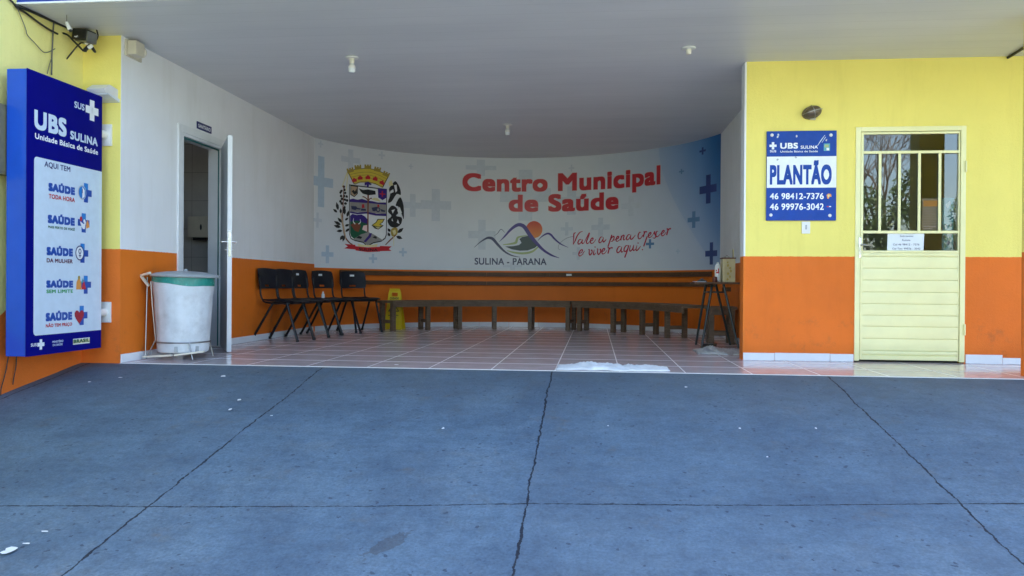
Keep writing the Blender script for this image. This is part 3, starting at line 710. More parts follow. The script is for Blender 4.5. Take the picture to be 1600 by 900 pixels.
zp(p, [(234, 570), (300, 560), (386, 590), (386, 665), (330, 690), (270, 722), (244, 700), (234, 670)], 'ink_dkgreen')
zp(p, [(238, 600), (270, 580), (310, 585), (330, 605), (308, 662), (275, 650), (255, 620)], 'ink_brown')
zp(p, [(340, 640), (352, 605), (384, 600), (384, 660)], 'ink_pink')
zr(p, [(278, 592), (262, 570), (265, 540)], [8, 7, 3], 'ink_white'); zr(p, [(308, 592), (325, 575), (322, 548)], [8, 7, 3], 'ink_white')
zp(p, [(258, 728), (330, 682), (395, 662), (455, 690), (525, 735), (440, 752), (388, 778), (350, 748)], 'ink_field')
zp(p, [(352, 745), (395, 695), (405, 672), (428, 672), (415, 705), (372, 752)], 'ink_indigo')
zp(p, [(285, 715), (310, 695), (340, 705), (330, 722)], 'ink_black'); zp(p, [(430, 710), (450, 697), (470, 705), (465, 722)], 'ink_black')
zp(p, [(422, 602), (460, 575), (475, 548), (540, 546), (522, 578), (500, 592), (530, 606), (482, 640), (452, 632)], 'ink_black'); zp(p, [(430, 602), (464, 580), (480, 555), (530, 552), (514, 576), (490, 595), (518, 606), (480, 616)], 'ink_yellow')
zp(p, [(448, 612), (480, 622), (505, 612), (480, 634)], 'ink_straw')
zr(p, [(392, 325), (390, 500), (390, 664)], [14, 11, 12], 'ink_brown'); zr(p, [(342, 350), (365, 358), (388, 380)], [10, 9, 8], 'ink_brown'); zr(p, [(425, 365), (408, 368), (394, 388)], [10, 9, 8], 'ink_brown')
zp(p, [(308, 278), (345, 292), (390, 288), (455, 300), (458, 332), (395, 338), (345, 325), (325, 305)], 'ink_black')
zp(p, [(234, 252), (302, 262), (300, 325), (270, 355), (234, 335)], 'ink_black'); zp(p, [(240, 258), (296, 266), (294, 322), (270, 347), (240, 330)], 'ink_tan')
zp(p, [(245, 305), (260, 290), (275, 305), (290, 275), (294, 320), (270, 335)], 'ink_black')
zp(p, [(476, 276), (556, 286), (556, 358), (518, 382), (480, 358)], 'ink_indigo')
zr(p, [(516, 302), (516, 352)], [10, 10], 'ink_red'); zr(p, [(492, 326), (542, 330)], [10, 10], 'ink_red')
for q in ([(240, 432), (285, 436), (296, 452), (280, 470), (245, 462)], [(292, 448), (325, 455), (322, 466), (290, 462)], [(330, 455), (370, 460), (372, 476), (325, 474)], [(420, 448), (470, 440), (480, 460), (450, 480), (430, 478)], [(500, 460), (545, 475), (535, 486), (505, 482)]): zp(p, q, 'ink_slate')
for q in ([(335, 420), (352, 416), (360, 448), (334, 452)], [(470, 422), (486, 420), (490, 442), (472, 444)]): zp(p, q, 'ink_red')
zp(p, [(478+20*math.cos(k*.7), 466+22*math.sin(k*.7)) for k in range(9)], 'ink_slate'); zp(p, [(478+11*math.cos(k*.7), 466+12*math.sin(k*.7)) for k in range(9)], 'ink_field')
p.build('shield_charges', coa)
p = MP(.0016)
zr(p, [(212, 135), (165, 265)], [10, 6], 'ink_straw'); zr(p, [(218, 140), (200, 300)], [9, 5], 'ink_straw'); zp(p, [(575, 225), (600, 205), (615, 250), (580, 260)], 'ink_straw')
CRN = [(210, 125), (290, 106), (390, 98), (480, 116), (580, 166), (552, 218), (525, 272), (460, 238), (395, 222), (325, 222), (268, 240), (236, 180)]
zp(p, CRN, 'ink_black'); zp(p, [((x-392)*.955+392, (y-172)*.93+172) for x, y in CRN], 'ink_yellow')
for x, y, a in ((236, 118, -14), (303, 92, -6), (390, 88, 1), (475, 110, 12), (552, 152, 24)):
    ca, sa = math.cos(R(a)), math.sin(R(a))
    def rt(q): return (x+q[0]*ca-q[1]*sa, y+q[0]*sa+q[1]*ca)
    zp(p, [rt(q) for q in [(-29, 20), (-29, -20), (-14, -20), (-14, -8), (-6, -8), (-6, -20), (8, -20), (8, -8), (16, -8), (16, -20), (30, -20), (30, 20)]], 'ink_gold')
for k_ in (.25, .5, .75):
    zr(p, [(214+48*k_, 138+85*k_), (292+25*k_, 118+98*k_), (390+4*k_, 110+102*k_), (476-15*k_, 128+106*k_), (572-48*k_, 176+86*k_)], [4], 'ink_gold')
for x, y, a in ((270, 202, -12), (322, 182, -5), (390, 178, 1), (456, 190, 12), (516, 224, 24)):
    ca, sa = math.cos(R(a)), math.sin(R(a)); zp(p, [(x+q*ca-r*sa, y+q*sa+r*ca) for q, r in [(-20, 20), (-22, -2), (-8, -10), (0, -22), (8, -10), (22, -2), (20, 20)]], 'ink_red')
zr(p, [(272, 244), (325, 226), (395, 226), (460, 242), (520, 272)], [5], 'ink_gold')
zp(p, [(360, 228), (392, 220), (426, 240), (412, 250), (400, 245), (396, 268), (382, 268), (378, 245), (362, 256)], 'ink_indigo')
p.build('mural_crown', coa)
rr = random.Random(5)
p = MP(.0018)
for x, y in ((180, 262), (160, 300), (185, 290), (150, 315), (190, 318), (155, 345), (182, 345), (205, 350), (160, 370), (188, 378), (150, 392), (206, 385), (162, 410), (192, 412)):
    zp(p, [(x+rr.uniform(9, 15)*math.cos(k*.9), y+rr.uniform(9, 15)*math.sin(k*.9)) for k in range(7)], 'ink_black')
zr(p, [(178, 250), (172, 420), (168, 560), (185, 690), (222, 750), (255, 772)], [6, 8, 10, 12, 12, 8], 'ink_brown'); zr(p, [(150, 480), (170, 600), (195, 720)], [10, 16, 10], 'ink_tan')
for x, y, l, wd, a in ((128, 470, 75, 26, 102), (120, 490, 50, 22, 140), (150, 500, 48, 22, 90), (185, 510, 75, 28, 95), (205, 530, 60, 24, 75), (150, 600, 70, 26, 150), (150, 620, 65, 28, 165), (160, 580, 60, 24, 130), (165, 650, 55, 24, 185), (172, 690, 55, 26, 235), (182, 690, 60, 24, 255), (185, 610, 45, 22, 20), (190, 660, 50, 22, 40), (186, 560, 40, 20, 40), (178, 470, 45, 20, 80)):
    leafshape(p, x, y, l, wd, a, 'ink_black')
p.build('leaf_spray', coa, 'left spray with flower stalk')
p = MP(.0018)
for q in ([(635, 214), (672, 270), (682, 335), (645, 328), (602, 392), (568, 402), (588, 335), (578, 285), (600, 250)], [(676, 355), (706, 430), (708, 548), (690, 505), (662, 440), (636, 425)], [(568, 480), (600, 430), (640, 445), (662, 490), (640, 520), (690, 535), (684, 590), (640, 622), (590, 612), (564, 560), (600, 520)]): zp(p, q, 'ink_black', 3)
for q in ([(622, 250), (645, 245), (650, 300), (635, 315)], [(590, 300), (615, 285), (620, 310), (585, 325)], [(600, 470), (630, 462), (610, 500)], [(650, 470), (672, 440), (690, 490), (670, 530)], [(605, 540), (615, 570), (600, 560)], [(655, 550), (670, 590), (645, 580)]): zp(p, q, 'ink_white')
for x, y, l, wd, a in ((652, 670, 70, 30, 40), (640, 700, 60, 30, -20), (590, 660, 40, 24, 130), (585, 700, 40, 24, 120)): leafshape(p, x, y, l, wd, a, 'ink_black')
zp(p, [(595, 640), (625, 622), (652, 632), (650, 680), (622, 702), (597, 690)], 'ink_gold', 2); zp(p, [(605, 650), (632, 640), (640, 670), (620, 690)], 'ink_straw')
zr(p, [(635, 690), (590, 730), (545, 775)], [10, 12, 8], 'ink_brown'); zr(p, [(618, 700), (618, 785)], [6, 4], 'ink_straw'); p.build('leaf_spray', coa, 'right spray with broad black leaves')
p = MP(.0034); zp(p, [(300, 762), (350, 775), (430, 775), (480, 765), (470, 792), (310, 792)], 'ink_straw')
zp(p, [(185, 766), (280, 774), (282, 786), (390, 797), (495, 792), (500, 784), (602, 788), (576, 810), (600, 828), (500, 830), (495, 834), (390, 838), (285, 824), (280, 815), (182, 806), (214, 788)], 'ink_red')
p.ptext('SULINA', Z3(312, 826), Z3(478, 830), 24*K3, 'ink_black', bold=.03); p.build('banner', coa)

# ================================================================== SIGNS
# blue blade sign on the left
TX0, TX1, TY0, TY1, TZ0, TZ1 = -4.295, -4.133, 5.452, 6.35, .14, 2.25
sg = thing('blade_sign', 'tall blue and white health unit sign bracketed to the yellow pillar', 'sign', ((TX0+TX1)/2, (TY0+TY1)/2, TZ0))
b = B(); box(b, TX0, TX1-.004, TY0+.004, TY1, TZ0, TZ1, .006); obj('sign_box', b, 'sign_blue_edge', sg)
b = B(); box(b, TX1-.0042, TX1, TY0, TY1, TZ0-.002, TZ1+.002, .001); obj('sign_face', b, 'sign_blue', sg)
def tot_fn(a, z, o): return Vector((TX1+o, a, z))
def tot_pix(u, v): q = hit(u, v, x=TX1); return q.y, q.z
def TP(o=.001): q = Print(tot_fn, None, tot_pix); q.o = o; return q
def tot_cross(p, u, v, hpx, m, m2=None, ratio=.95):
    a, z = tot_pix(u, v); t = tot_pix(u, v-hpx/2)[1]; h = 2*(t-z); p.cross(a, z, h*ratio, h, m, .36)
    if m2: p.rect(a-h*ratio*.18, a+h*ratio*.18, z+h*.17, z+h*.5, m2, p.o+.0003)
    return a, z, h
p = TP(); p.ptext('SUS', (116, 168.2), (131.7, 172.8), 10, 'ink_panel', bold=.02); p.build('lettering', sg, 'small pale word at the top'); p = TP(); a, z, h = tot_cross(p, 143.7, 172.8, 32, 'ink_white', ratio=1.0); p.build('health_cross', sg)
p = TP(); p.rect(a-.001-h*.02, a+h*.02, z-h*.14, z+h*.14, 'ink_grey'); p.build('cross_seam', sg)
p = TP(); p.ptext('UBS', (53.3, 202.2), (103.7, 213), 30, 'ink_panel', bold=.042); p.build('lettering', sg, 'large pale initials'); p = TP(); p.ptext('SULINA', (109.6, 217), (152.3, 228.7), 13, 'ink_panel', bold=.034); p.build('lettering', sg, 'pale town name')
p = TP(); p.ptext('Unidade Básica de Saúde', (54.4, 216.3), (152.7, 242), 8.8, 'ink_white', bold=.025); p.build('lettering', sg, 'white line below the unit name')
p = TP(); a0, z1_ = tot_pix(53.1, 244); a1 = TY1-.002; z0_ = tot_pix(50, 525)[1]; rr_ = .03
pts = [(a1, z0_), (a1, z1_)]+[(a0+rr_-rr_*math.sin(R(k*15)), z1_-rr_+rr_*math.cos(R(k*15))) for k in range(7)]+[(a0+rr_-rr_*math.cos(R(k*15)), z0_+rr_-rr_*math.sin(R(k*15))) for k in range(7)]
p.poly(pts, 'ink_panel'); pan = p.build('white_panel', sg)
TO = .0018
p = TP(TO); p.ptext('AQUI TEM', (69, 260.3), (109.4, 268.8), 8.6, 'ink_navy', bold=.022); p.build('lettering', pan)
def entry(l, r, cap, sub, sl, sr, scap, sm, cu, cv, ch):
    p = TP(TO); p.ptext('SAÚDE', l, r, cap, 'ink_blue', bold=.08); p.ptext(sub, sl, sr, scap, sm, bold=.03)
    a, z, h = tot_cross(p, cu, cv, ch, 'ink_blue', 'ink_sky'); return p, a, z, h
p, a, z, h = entry((75.3, 298.3), (116.7, 305), 12.7, 'TODA HORA', (75.6, 309.8), (116.4, 315.9), 7, 'ink_red', 133.7, 301.4, 30)
q = tot_pix(127.8, 300.8); p.disc(q[0], q[1], .052, .058, 'ink_grey'); p.disc(q[0], q[1], .044, .050, 'ink_sky'); p.poly([(q[0], q[1]+.048), (q[0]+.03, q[1]+.02), (q[0]+.03, q[1]-.03), (q[0], q[1]-.05)], 'ink_white'); p.rect(q[0]-.004, q[0]+.004, q[1]-.005, q[1]+.03, 'ink_navy'); p.build('slogan_mark', pan, 'clock cross with red sub-line')
p, a, z, h = entry((74.2, 348.3), (116.4, 353), 13, 'MAIS PERTO DE VOCÊ', (74.7, 356), (116.2, 360.6), 3.8, 'ink_dkgreen', 130.2, 348.3, 30)
p.disc(a-.035, z+.03, .016, .02, 'ink_red'); p.poly([(a-.05, z+.01), (a-.03, z-.03), (a-.012, z-.05), (a+.012, z-.05), (a+.03, z+.02), (a, z-.01)], 'ink_white'); p.poly([(a+.03, z), (a+.05, z+.03), (a+.075, z-.03), (a+.03, z-.045)], 'ink_orange'); p.disc(a+.005, z+.015, .013, .014, 'ink_white'); p.build('slogan_mark', pan, 'cross with small figures and green sub-line')
p, a, z, h = entry((72.4, 398.6), (113.5, 401), 13, 'DA MULHER', (72.4, 409.8), (113, 411.7), 6.5, 'ink_plum', 128.3, 395.6, 30)
q = tot_pix(124, 395.3); p.disc(q[0], q[1], .054, .060, 'ink_navy'); p.disc(q[0], q[1], .045, .051, 'ink_white'); p.disc(q[0], q[1]+.014, .018, .022, 'ink_navy'); p.disc(q[0], q[1]+.014, .010, .013, 'ink_white'); p.rect(q[0]-.004, q[0]+.004, q[1]-.038, q[1]-.006, 'ink_navy'); p.rect(q[0]-.015, q[0]+.015, q[1]-.025, q[1]-.018, 'ink_navy'); p.build('slogan_mark', pan, 'female symbol cross with plum sub-line')
p, a, z, h = entry((71.9, 449.5), (113.9, 449.5), 11.4, 'SEM LIMITE', (72, 457.8), (113.4, 457.8), 5.5, 'ink_green', 133.3, 444.9, 28)
q = tot_pix(122.7, 442.5); p.poly([(q[0]-.035, q[1]-.05), (q[0]-.03, q[1]+.01), (q[0]-.012, q[1]+.035), (q[0]+.012, q[1]+.035), (q[0]+.03, q[1]), (q[0]+.03, q[1]-.05)], 'ink_orange'); p.disc(q[0], q[1]+.045, .014, .016, 'ink_gold'); p.poly([(q[0]+.03, q[1]-.05), (q[0]+.06, q[1]+.03), (q[0]+.09, q[1]-.05)], 'ink_red'); p.poly([(q[0]+.02, q[1]+.0), (q[0]+.05, q[1]+.045), (q[0]+.06, q[1]+.01)], 'ink_teal'); p.build('slogan_mark', pan, 'cross with orange figure and green sub-line')
p, a, z, h = entry((71, 501.6), (112.3, 500), 13, 'NÃO TEM PREÇO', (71, 511.4), (112, 509), 5.2, 'ink_red', 127, 492.8, 30)
q = tot_pix(123.3, 493.5); p.poly([(q[0]+.062*k[0]*1.0, q[1]+.062*k[1]) for k in [(0, -1.05), (.5, -.55), (.9, -.05), (.95, .4), (.65, .72), (.25, .68), (0, .4), (-.25, .68), (-.65, .72), (-.95, .4), (-.9, -.05), (-.5, -.55)]], 'ink_darkred'); p.build('slogan_mark', pan, 'heart cross with red sub-line')
p = TP(); p.ptext('SUS', (48, 541.3), (57, 541.2), 4.8, 'ink_white', bold=.02); p.build('lettering', sg, 'tiny white word at the foot'); p = TP(); tot_cross(p, 63.6, 538.2, 16, 'ink_white', ratio=1); p.build('health_cross', sg)
p = TP(); p.ptext('MINISTÉRIO', (81.7, 535.4), (98.5, 534.6), 3.2, 'ink_panel', bold=.02); p.build('lettering', sg, 'ministry name, upper line'); p = TP(); p.ptext('DA SAÚDE', (82.3, 540.6), (97.5, 539.5), 3.2, 'ink_panel', bold=.02); p.build('lettering', sg, 'ministry name, lower line')
p = TP(); (a0, z0_), (a1, z1_) = tot_pix(113.9, 538.8), tot_pix(139.8, 527); p.rect(a0, a1, z0_, z1_, 'ink_straw'); p.rect(a0, a1, z0_, z0_+.008, 'ink_white'); p.rect(a0, a1, z1_-.008, z1_, 'ink_white'); p.text('BRASIL', a0+.004, a1-.004, z0_+.012, (z1_-z0_)*.62, 'ink_dkgreen', bold=.05); p.build('country_mark', sg)
for z0_, z1_ in ((1.855, 2.04), (.345, .522)):
    b = B(); box(b, -4.235, -4.108, E-.018, E-.001, z0_, z1_, .006); zc_ = (z0_+z1_)/2
    lathe(b, [(.034, 0), (.034, .09)], (-4.165, E-.018, zc_), 16, axis='y')
    for dx, dz in ((.045, .07), (.045, -.07), (-.05, .07), (-.05, -.07)): lathe(b, [(.006, 0), (.004, .004)], (-4.17+dx, E-.018, zc_+dz), 8, axis='y')
    obj('bracket', b, 'white_plastic', sg, smooth=True)

# duty sign beside the yellow door
PX0, PX1, PZ0, PZ1 = 1.594, 2.226, 1.308, 2.143
ds = thing('duty_sign', 'blue and white metal plate with duty phone numbers beside the yellow door', 'sign', ((PX0+PX1)/2, D, PZ0)); PY = D-.022
b = B(); box(b, PX0, PX1, PY, D-.002, PZ0, PZ1, .008); obj('plate', b, 'plate_blue', ds)
def pl_fn(a, z, o): return Vector((a, PY-o, z))
def pl_pix(u, v): q = hit(u, v, y=PY); return q.x, q.z
def PP(o=.0008): q = Print(pl_fn, None, pl_pix); q.o = o; return q
zt, zb = pl_pix(1250, 244.4)[1], pl_pix(1250, 293.3)[1]
p = PP(); p.rect(PX0+.003, PX1-.003, zb, zt, 'ink_white'); p.build('white_band', ds)
p = PP(.0018); p.ptext('PLANTÃO', (1202.7, 288.3), (1299.3, 288.3), 30.5, 'plate_blue', bold=.045); p.build('lettering', ds, 'large blue word on the white band')
p = PP(); p.ptext('UBS', (1219, 232.3), (1246.7, 232.3), 9, 'ink_white', bold=.035); p.build('lettering', ds, 'white initials'); p = PP(); p.ptext('SULINA', (1251, 232.3), (1277.8, 232.3), 4.8, 'ink_white', bold=.02); p.build('lettering', ds, 'small white town name'); p = PP(); p.ptext('Unidade Básica de Saúde', (1219.3, 238), (1277.8, 238), 2.9, 'ink_white', bold=.01); p.build('lettering', ds, 'tiny white line under the initials')
p = PP(); a, z = pl_pix(1207.8, 227.8); p.cross(a, z, .064, .068, 'ink_white', .34); p.ptext('SUS', (1203, 238), (1212.7, 238), 3.4, 'ink_white', bold=.02); p.build('health_mark', ds)
p = PP(); a, z = pl_pix(1292, 230); p.rect(a-.028, a+.028, z-.034, z+.034, 'ink_teal'); p.rect(a-.02, a+.016, z-.002, z+.024, 'ink_lime'); p.rect(a-.004, a+.02, z-.03, z-.006, 'ink_white'); p.build('crest', ds)
p = PP(); p.ptext('46 98412-7376', (1202.9, 311.2), (1287, 311.2), 9.4, 'ink_white', bold=.018); p.build('lettering', ds, 'upper phone number')
p = PP(); p.ptext('46 99976-3042', (1202.9, 328), (1287, 328), 10, 'ink_white', bold=.018); p.build('lettering', ds, 'lower phone number')
p = PP(); a, z = pl_pix(1295, 306.7); p.poly([(a-.02, z+.012), (a-.004, z+.026), (a+.02, z+.02), (a+.024, z-.004), (a+.006, z-.004), (a, z-.024), (a-.014, z-.02)], 'ink_orange'); p.poly([(a-.012, z+.01), (a, z+.018), (a+.008, z+.004), (a-.004, z-.012)], 'ink_straw'); p.build('shell_mark', ds)
p = PP(); a, z = pl_pix(1295, 322.8); p.rect(a-.018, a-.002, z-.005, z+.005, 'ink_red'); p.rect(a+.002, a+.02, z-.004, z+.005, 'ink_white'); p.build('small_mark', ds)
p = PP(); rz = random.Random(11)
for u, v in ((1215, 214), (1216.5, 211), (1245, 213), (1214.5, 249.5), (1243.5, 246), (1291, 219)):
    a, z = pl_pix(u, v); p.poly([(a+.014*rz.uniform(.4, 1)*math.cos(k), z+.016*rz.uniform(.4, 1)*math.sin(k)) for k in range(6)], 'steel')
p.ribbon([(1277, 228), (1283, 219), (1289, 211)], [.6, 1.2, .5], 'ink_panel'); p.ribbon([(1284, 223), (1290, 214)], [.4, .8], 'ink_panel'); p.build('chipped_spots', ds)
b = B()
for u, v in ((1206.2, 211.1), (1298.4, 211.1), (1204.4, 336), (1296.7, 336.7)):
    q = hit(u, v, y=PY); lathe(b, [(.016, 0), (.013, .008), (.004, .010)], (q.x, PY+.001, q.z), 14, axis='y')
obj('screw_cap', b, 'white_plastic', ds, smooth=True)

# small restroom plate above the doorway
t_ = B(); box(t_, XL+.001, XL+.006, 7.76, 8.07, 2.262, 2.335, .002)
rs = obj('door_plate', t_, 'ink_navy'); tag(rs, 'small navy name plate above the open restroom doorway', 'sign')
p = Print(lambda a, z, o: Vector((XL+.006+o, a, z)), None, None); p.o = .0006; p.text('SANITÁRIO', 7.785, 8.045, 2.278, .036, 'ink_white', bold=.02); p.build('lettering', rs)

# notices: paper taped to the glass, two posters behind it
nx0, nx1, nz0, nz1 = 2.695, 3.018, 1.034, 1.198
b = B(); prism(b, [(nx0-.004, nz0), (nx1-.006, nz0), (nx1, nz1), (nx0, nz1-.002)], lambda a, z, d: Vector((a, D+.010-d, z)), 0, .0006); nn = obj('paper_notice', b, 'paper'); tag(nn, 'white typed notice taped to the glass of the yellow door', 'paper notice')
p = Print(lambda a, z, o: Vector((a, D+.0094-o, z)), None, lambda u, v: (lambda q: (q.x, q.z))(hit(u, v, y=D+.009)))
for st_, l_, r_, c_ in (('Sobreaviso', (1406, 370), (1427, 370), 2.6), ('Robela', (1409.6, 376.5), (1422.5, 376.5), 2.6), ('Cel 46 98412 - 7376', (1395.3, 383.5), (1436.5, 383.5), 2.9), ('Cel Tim: 99976 - 3042', (1394, 390), (1438, 390), 2.9)):
    p = Print(lambda a, z, o: Vector((a, D+.0094-o, z)), None, lambda u, v: (lambda q: (q.x, q.z))(hit(u, v, y=D+.009)))
    p.ptext(st_, l_, r_, c_, 'ink_slate', bold=.005); p.build('lettering', nn)
def on_glass(u, v): q = hit(u, v, y=D+.026); return q.x, q.z
(a0, z0_), (a1, z1_) = on_glass(1440, 359), on_glass(1466, 310)
b = B(); box(b, a0, a1, D+.0215, D+.0225, z0_, z1_); q = obj('paper_notice', b, 'paper_warm'); tag(q, 'faded pinkish notice stuck inside the door glass', 'paper notice')
p = Print(lambda a, z, o: Vector((a, D+.0215-o, z)), None)
for k in range(9): p.rect(a0+.012, a1-.012-rz.uniform(0, .04), z1_-.10-k*.023, z1_-.092-k*.023, 'ink_rose')
p.rect(a0+.01, a1-.01, z1_-.075, z1_-.02, 'ink_orange'); p.build('printed_lines', q)
(a0, z0_), (a1, z1_) = on_glass(1471, 391), on_glass(1490, 309)
b = B(); box(b, a0, a1, D+.0215, D+.0225, z0_, z1_); q = obj('poster', b, 'poster_teal'); tag(q, 'narrow teal poster stuck inside the door glass', 'poster')
p = Print(lambda a, z, o: Vector((a, D+.0215-o, z)), None)
for k in range(12):
    x, y = rz.uniform(a0+.02, a1-.02), rz.uniform(z0_+.03, z1_-.03); p.poly([(x+.02*rz.uniform(.5, 1)*math.cos(j), y+.03*rz.uniform(.5, 1)*math.sin(j)) for j in range(6)], rz.choice(['ink_white', 'ink_dkgreen', 'ink_slate']))
p.build('printed_shapes', q)

# ================================================================== SMALL FITTINGS
def lamp(loc, bulb, label):
    t = thing('ceiling_lamp', label, 'lamp', loc, 'lamp holders on the porch ceiling'); x, y, z = loc
    b = B(); lathe(b, [(.055, 0), (.062, -.006), (.058, -.014), (.03, -.018)], (x, y, z-.0005), 28); obj('ceiling_rose', b, 'white_plastic', t, smooth=True)
    b = B(); lathe(b, [(.023, -.016), (.023, -.055), (.02, -.062)], (x, y, z), 20); obj('socket', b, 'socket', t, smooth=True)
    if bulb:
        b = B(); lathe(b, [(.016, -.060), (.018, -.072), (.030, -.088), (.032, -.10), (.032, -.128), (.029, -.142), (.018, -.148), (.004, -.15)], (x, y, z), 24, 0); obj('bulb', b, 'bulb', t, smooth=True)
        b = B(); lathe(b, [(.0185, -.066), (.0275, -.082), (.0325, -.092), (.0325, -.108)], (x, y, z), 24); obj('bulb_collar', b, 'white_plastic', t, smooth=True)
lamp((-2.254, 7.246, H), True, 'white ceiling lamp with bulb, nearest the left wall')
lamp((.816, 7.188, H), False, 'white ceiling lamp holder without any bulb')
lamp((-1.145, 10.43, H), True, 'small bulb lamp deep in the porch near the mural')

# oval bulkhead lamp
wl = thing('wall_lamp', 'brown oval bulkhead lamp on the yellow wall above the duty sign', 'lamp', (2.0, D, 2.31))
WM = Matrix.Translation((2.0, D-.001, 2.312)) @ Matrix.Rotation(R(-16), 4, 'Y')
def oval(b, prof, sx, sz, M, mat=0):
    n = 28; rings = [[b.verts.new(M @ Vector((sx*r*math.cos(2*math.pi*k/n), -d, sz*r*math.sin(2*math.pi*k/n)))) for k in range(n)] for r, d in prof]
    for a, c in zip(rings, rings[1:]):
        for k in range(n): b.faces.new((a[k], a[(k+1) % n], c[(k+1) % n], c[k]))
    b.faces.new(rings[0][::-1]); b.faces.new(rings[-1]); bmesh.ops.recalc_face_normals(b, faces=b.faces[:])
b = B(); oval(b, [(1.0, 0), (1.0, .03), (.95, .04)], .088, .060, WM); obj('lamp_base', b, 'brass_brown', wl, smooth=True)
b = B(); oval(b, [(.86, .0395), (.85, .06), (.74, .082), (.5, .098), (.15, .105)], .088, .060, WM); obj('lamp_cover', b, 'brass_brown', wl, smooth=True)
b = B()
tube(b, [WM @ Vector((x*.0915, -(.042+.066*math.sqrt(max(0, 1-x*x))), 0)) for x in [k/8-1 for k in range(17)]], .0035, 6)
tube(b, [WM @ Vector((0, -(.042+.066*math.sqrt(max(0, 1-x*x))), x*.063)) for x in [k/8-1 for k in range(17)]], .0035, 6); obj('guard_wire', b, 'steel', wl, smooth=True)
b = B(); box(b, 1.985, 2.035, D-.03, D-.002, 2.243, 2.262, .004); obj('lamp_clip', b, 'old_plastic', wl)
# switch
sw = thing('wall_switch', 'white switch plate on the yellow wall right below the duty sign', 'switch', (1.96, D, 1.19))
b = B(); box(b, 1.921, 1.997, D-.010, D-.001, 1.188, 1.300, .004); obj('switch_plate', b, 'white_plastic', sw)
b = B(); box(b, 1.951, 1.967, D-.0145, D-.0102, 1.226, 1.268, .003); obj('rocker', b, 'steel', sw)
# motion sensor
ms = thing('motion_sensor', 'aged cream motion sensor box high on the white porch wall', 'sensor', (XL, 6.62, 2.64))
b = B(); box(b, XL+.001, XL+.018, 6.50, 6.74, 2.645, 2.785, .004); obj('wall_plate', b, 'old_plastic', ms)
b = B(); box(b, XL+.018, XL+.10, 6.515, 6.645, 2.655, 2.775, .008); obj('sensor_body', b, 'old_plastic', ms)
b = B(); lathe(b, [(.048, 0), (.048, .01), (.044, .03), (.03, .05), (.006, .056)], (XL+.058, 6.648, 2.712), 22, axis='y', M=Matrix.Rotation(R(180), 4, 'Z')); obj('lens_dome', b, 'lens', ms, smooth=True)
# white floodlight on the pillar behind the sign
fl = thing('floodlight', 'white plastic wall light on the yellow pillar behind the blue sign', 'lamp', (-4.14, E, 2.24))
b = B(); prism(b, [(E-.001, 2.335), (E-.12, 2.350), (E-.20, 2.300), (E-.17, 2.272), (E-.001, 2.258)], lambda y, z, d: Vector((d, y, z)), -4.215, -4.06); obj('lamp_housing', b, 'white_plastic', fl)
b = B(); prism(b, [(E-.001, 2.255), (E-.165, 2.269), (E-.16, 2.26), (E-.001, 2.225)], lambda y, z, d: Vector((d, y, z)), -4.205, -4.045); obj('lamp_lens', b, 'bulb', fl)
# meter box on the outer side wall
mb = thing('meter_box', 'olive metal box on the outer yellow wall left of the blue sign', 'box', (XW, 5.4, 1.47))
b = B(); box(b, XW+.001, XW+.07, 5.25, 5.545, 1.475, 1.99, .008); obj('box_body', b, 'box_olive', mb)
b = B(); box(b, XW+.07, XW+.076, 5.265, 5.53, 1.495, 1.97, .003); box(b, XW+.076, XW+.084, 5.51, 5.523, 1.56, 1.6, .002); obj('box_cover', b, 'box_olive', mb)
# black speaker-like box under the canopy, with its bracket
bx = thing('junction_box', 'black plastic box with cables tucked under the canopy corner', 'box', (-4.23, 6.24, 2.70))
BM = Matrix.Translation((-4.225, 6.26, 2.738)) @ Matrix.Rotation(R(8), 4, 'Y') @ Matrix.Rotation(R(-12), 4, 'Z')
b = B(); box(b, -.085, .06, -.06, .05, -.045, .045, .014, M=BM); obj('box_body', b, 'black_plastic', bx, smooth=True)
b = B(); box(b, .0605, .075, -.05, .05, -.055, .03, .004, M=BM); box(b, -.06, .0605, -.045, .045, -.058, -.0455, .003, M=BM); obj('box_bracket', b, 'steel', bx)
b = B(); tube(b, [BM @ Vector((.0, 0, .045)), Vector((-4.225, 6.26, H))], .008, 8); obj('hanger', b, 'steel', bx)
b = B(); tube(b, [BM @ Vector((-.015, -.062, -.02)), BM @ Vector((-.03, -.064, -.03)), BM @ Vector((-.045, -.062, -.026))], .005, 6); obj('white_clip', b, 'white_plastic', bx)
# dangling white plug on its string
pg = thing('hanging_plug', 'small white lamp holder dangling on a string under the canopy', 'plug', tuple(hit(108, 42, y=5.95)))
p0, p1 = hit(104, 35, y=5.95), hit(109.5, 47, y=5.95)
b = B(); tube(b, [hit(104, 12, y=5.9), hit(104.3, 24, y=5.93), p0], .0022, 6); obj('string', b, 'thin_wire', pg)
b = B(); tube(b, [p0, p0.lerp(p1, .5), p1], [.012, .014, .017], 12); obj('holder', b, 'white_plastic', pg, smooth=True)
b = B(); d_ = (p1-p0).normalized(); tube(b, [p1+d_*.0005, p1+d_*.012], .013, 12); obj('opening', b, 'black_plastic', pg)

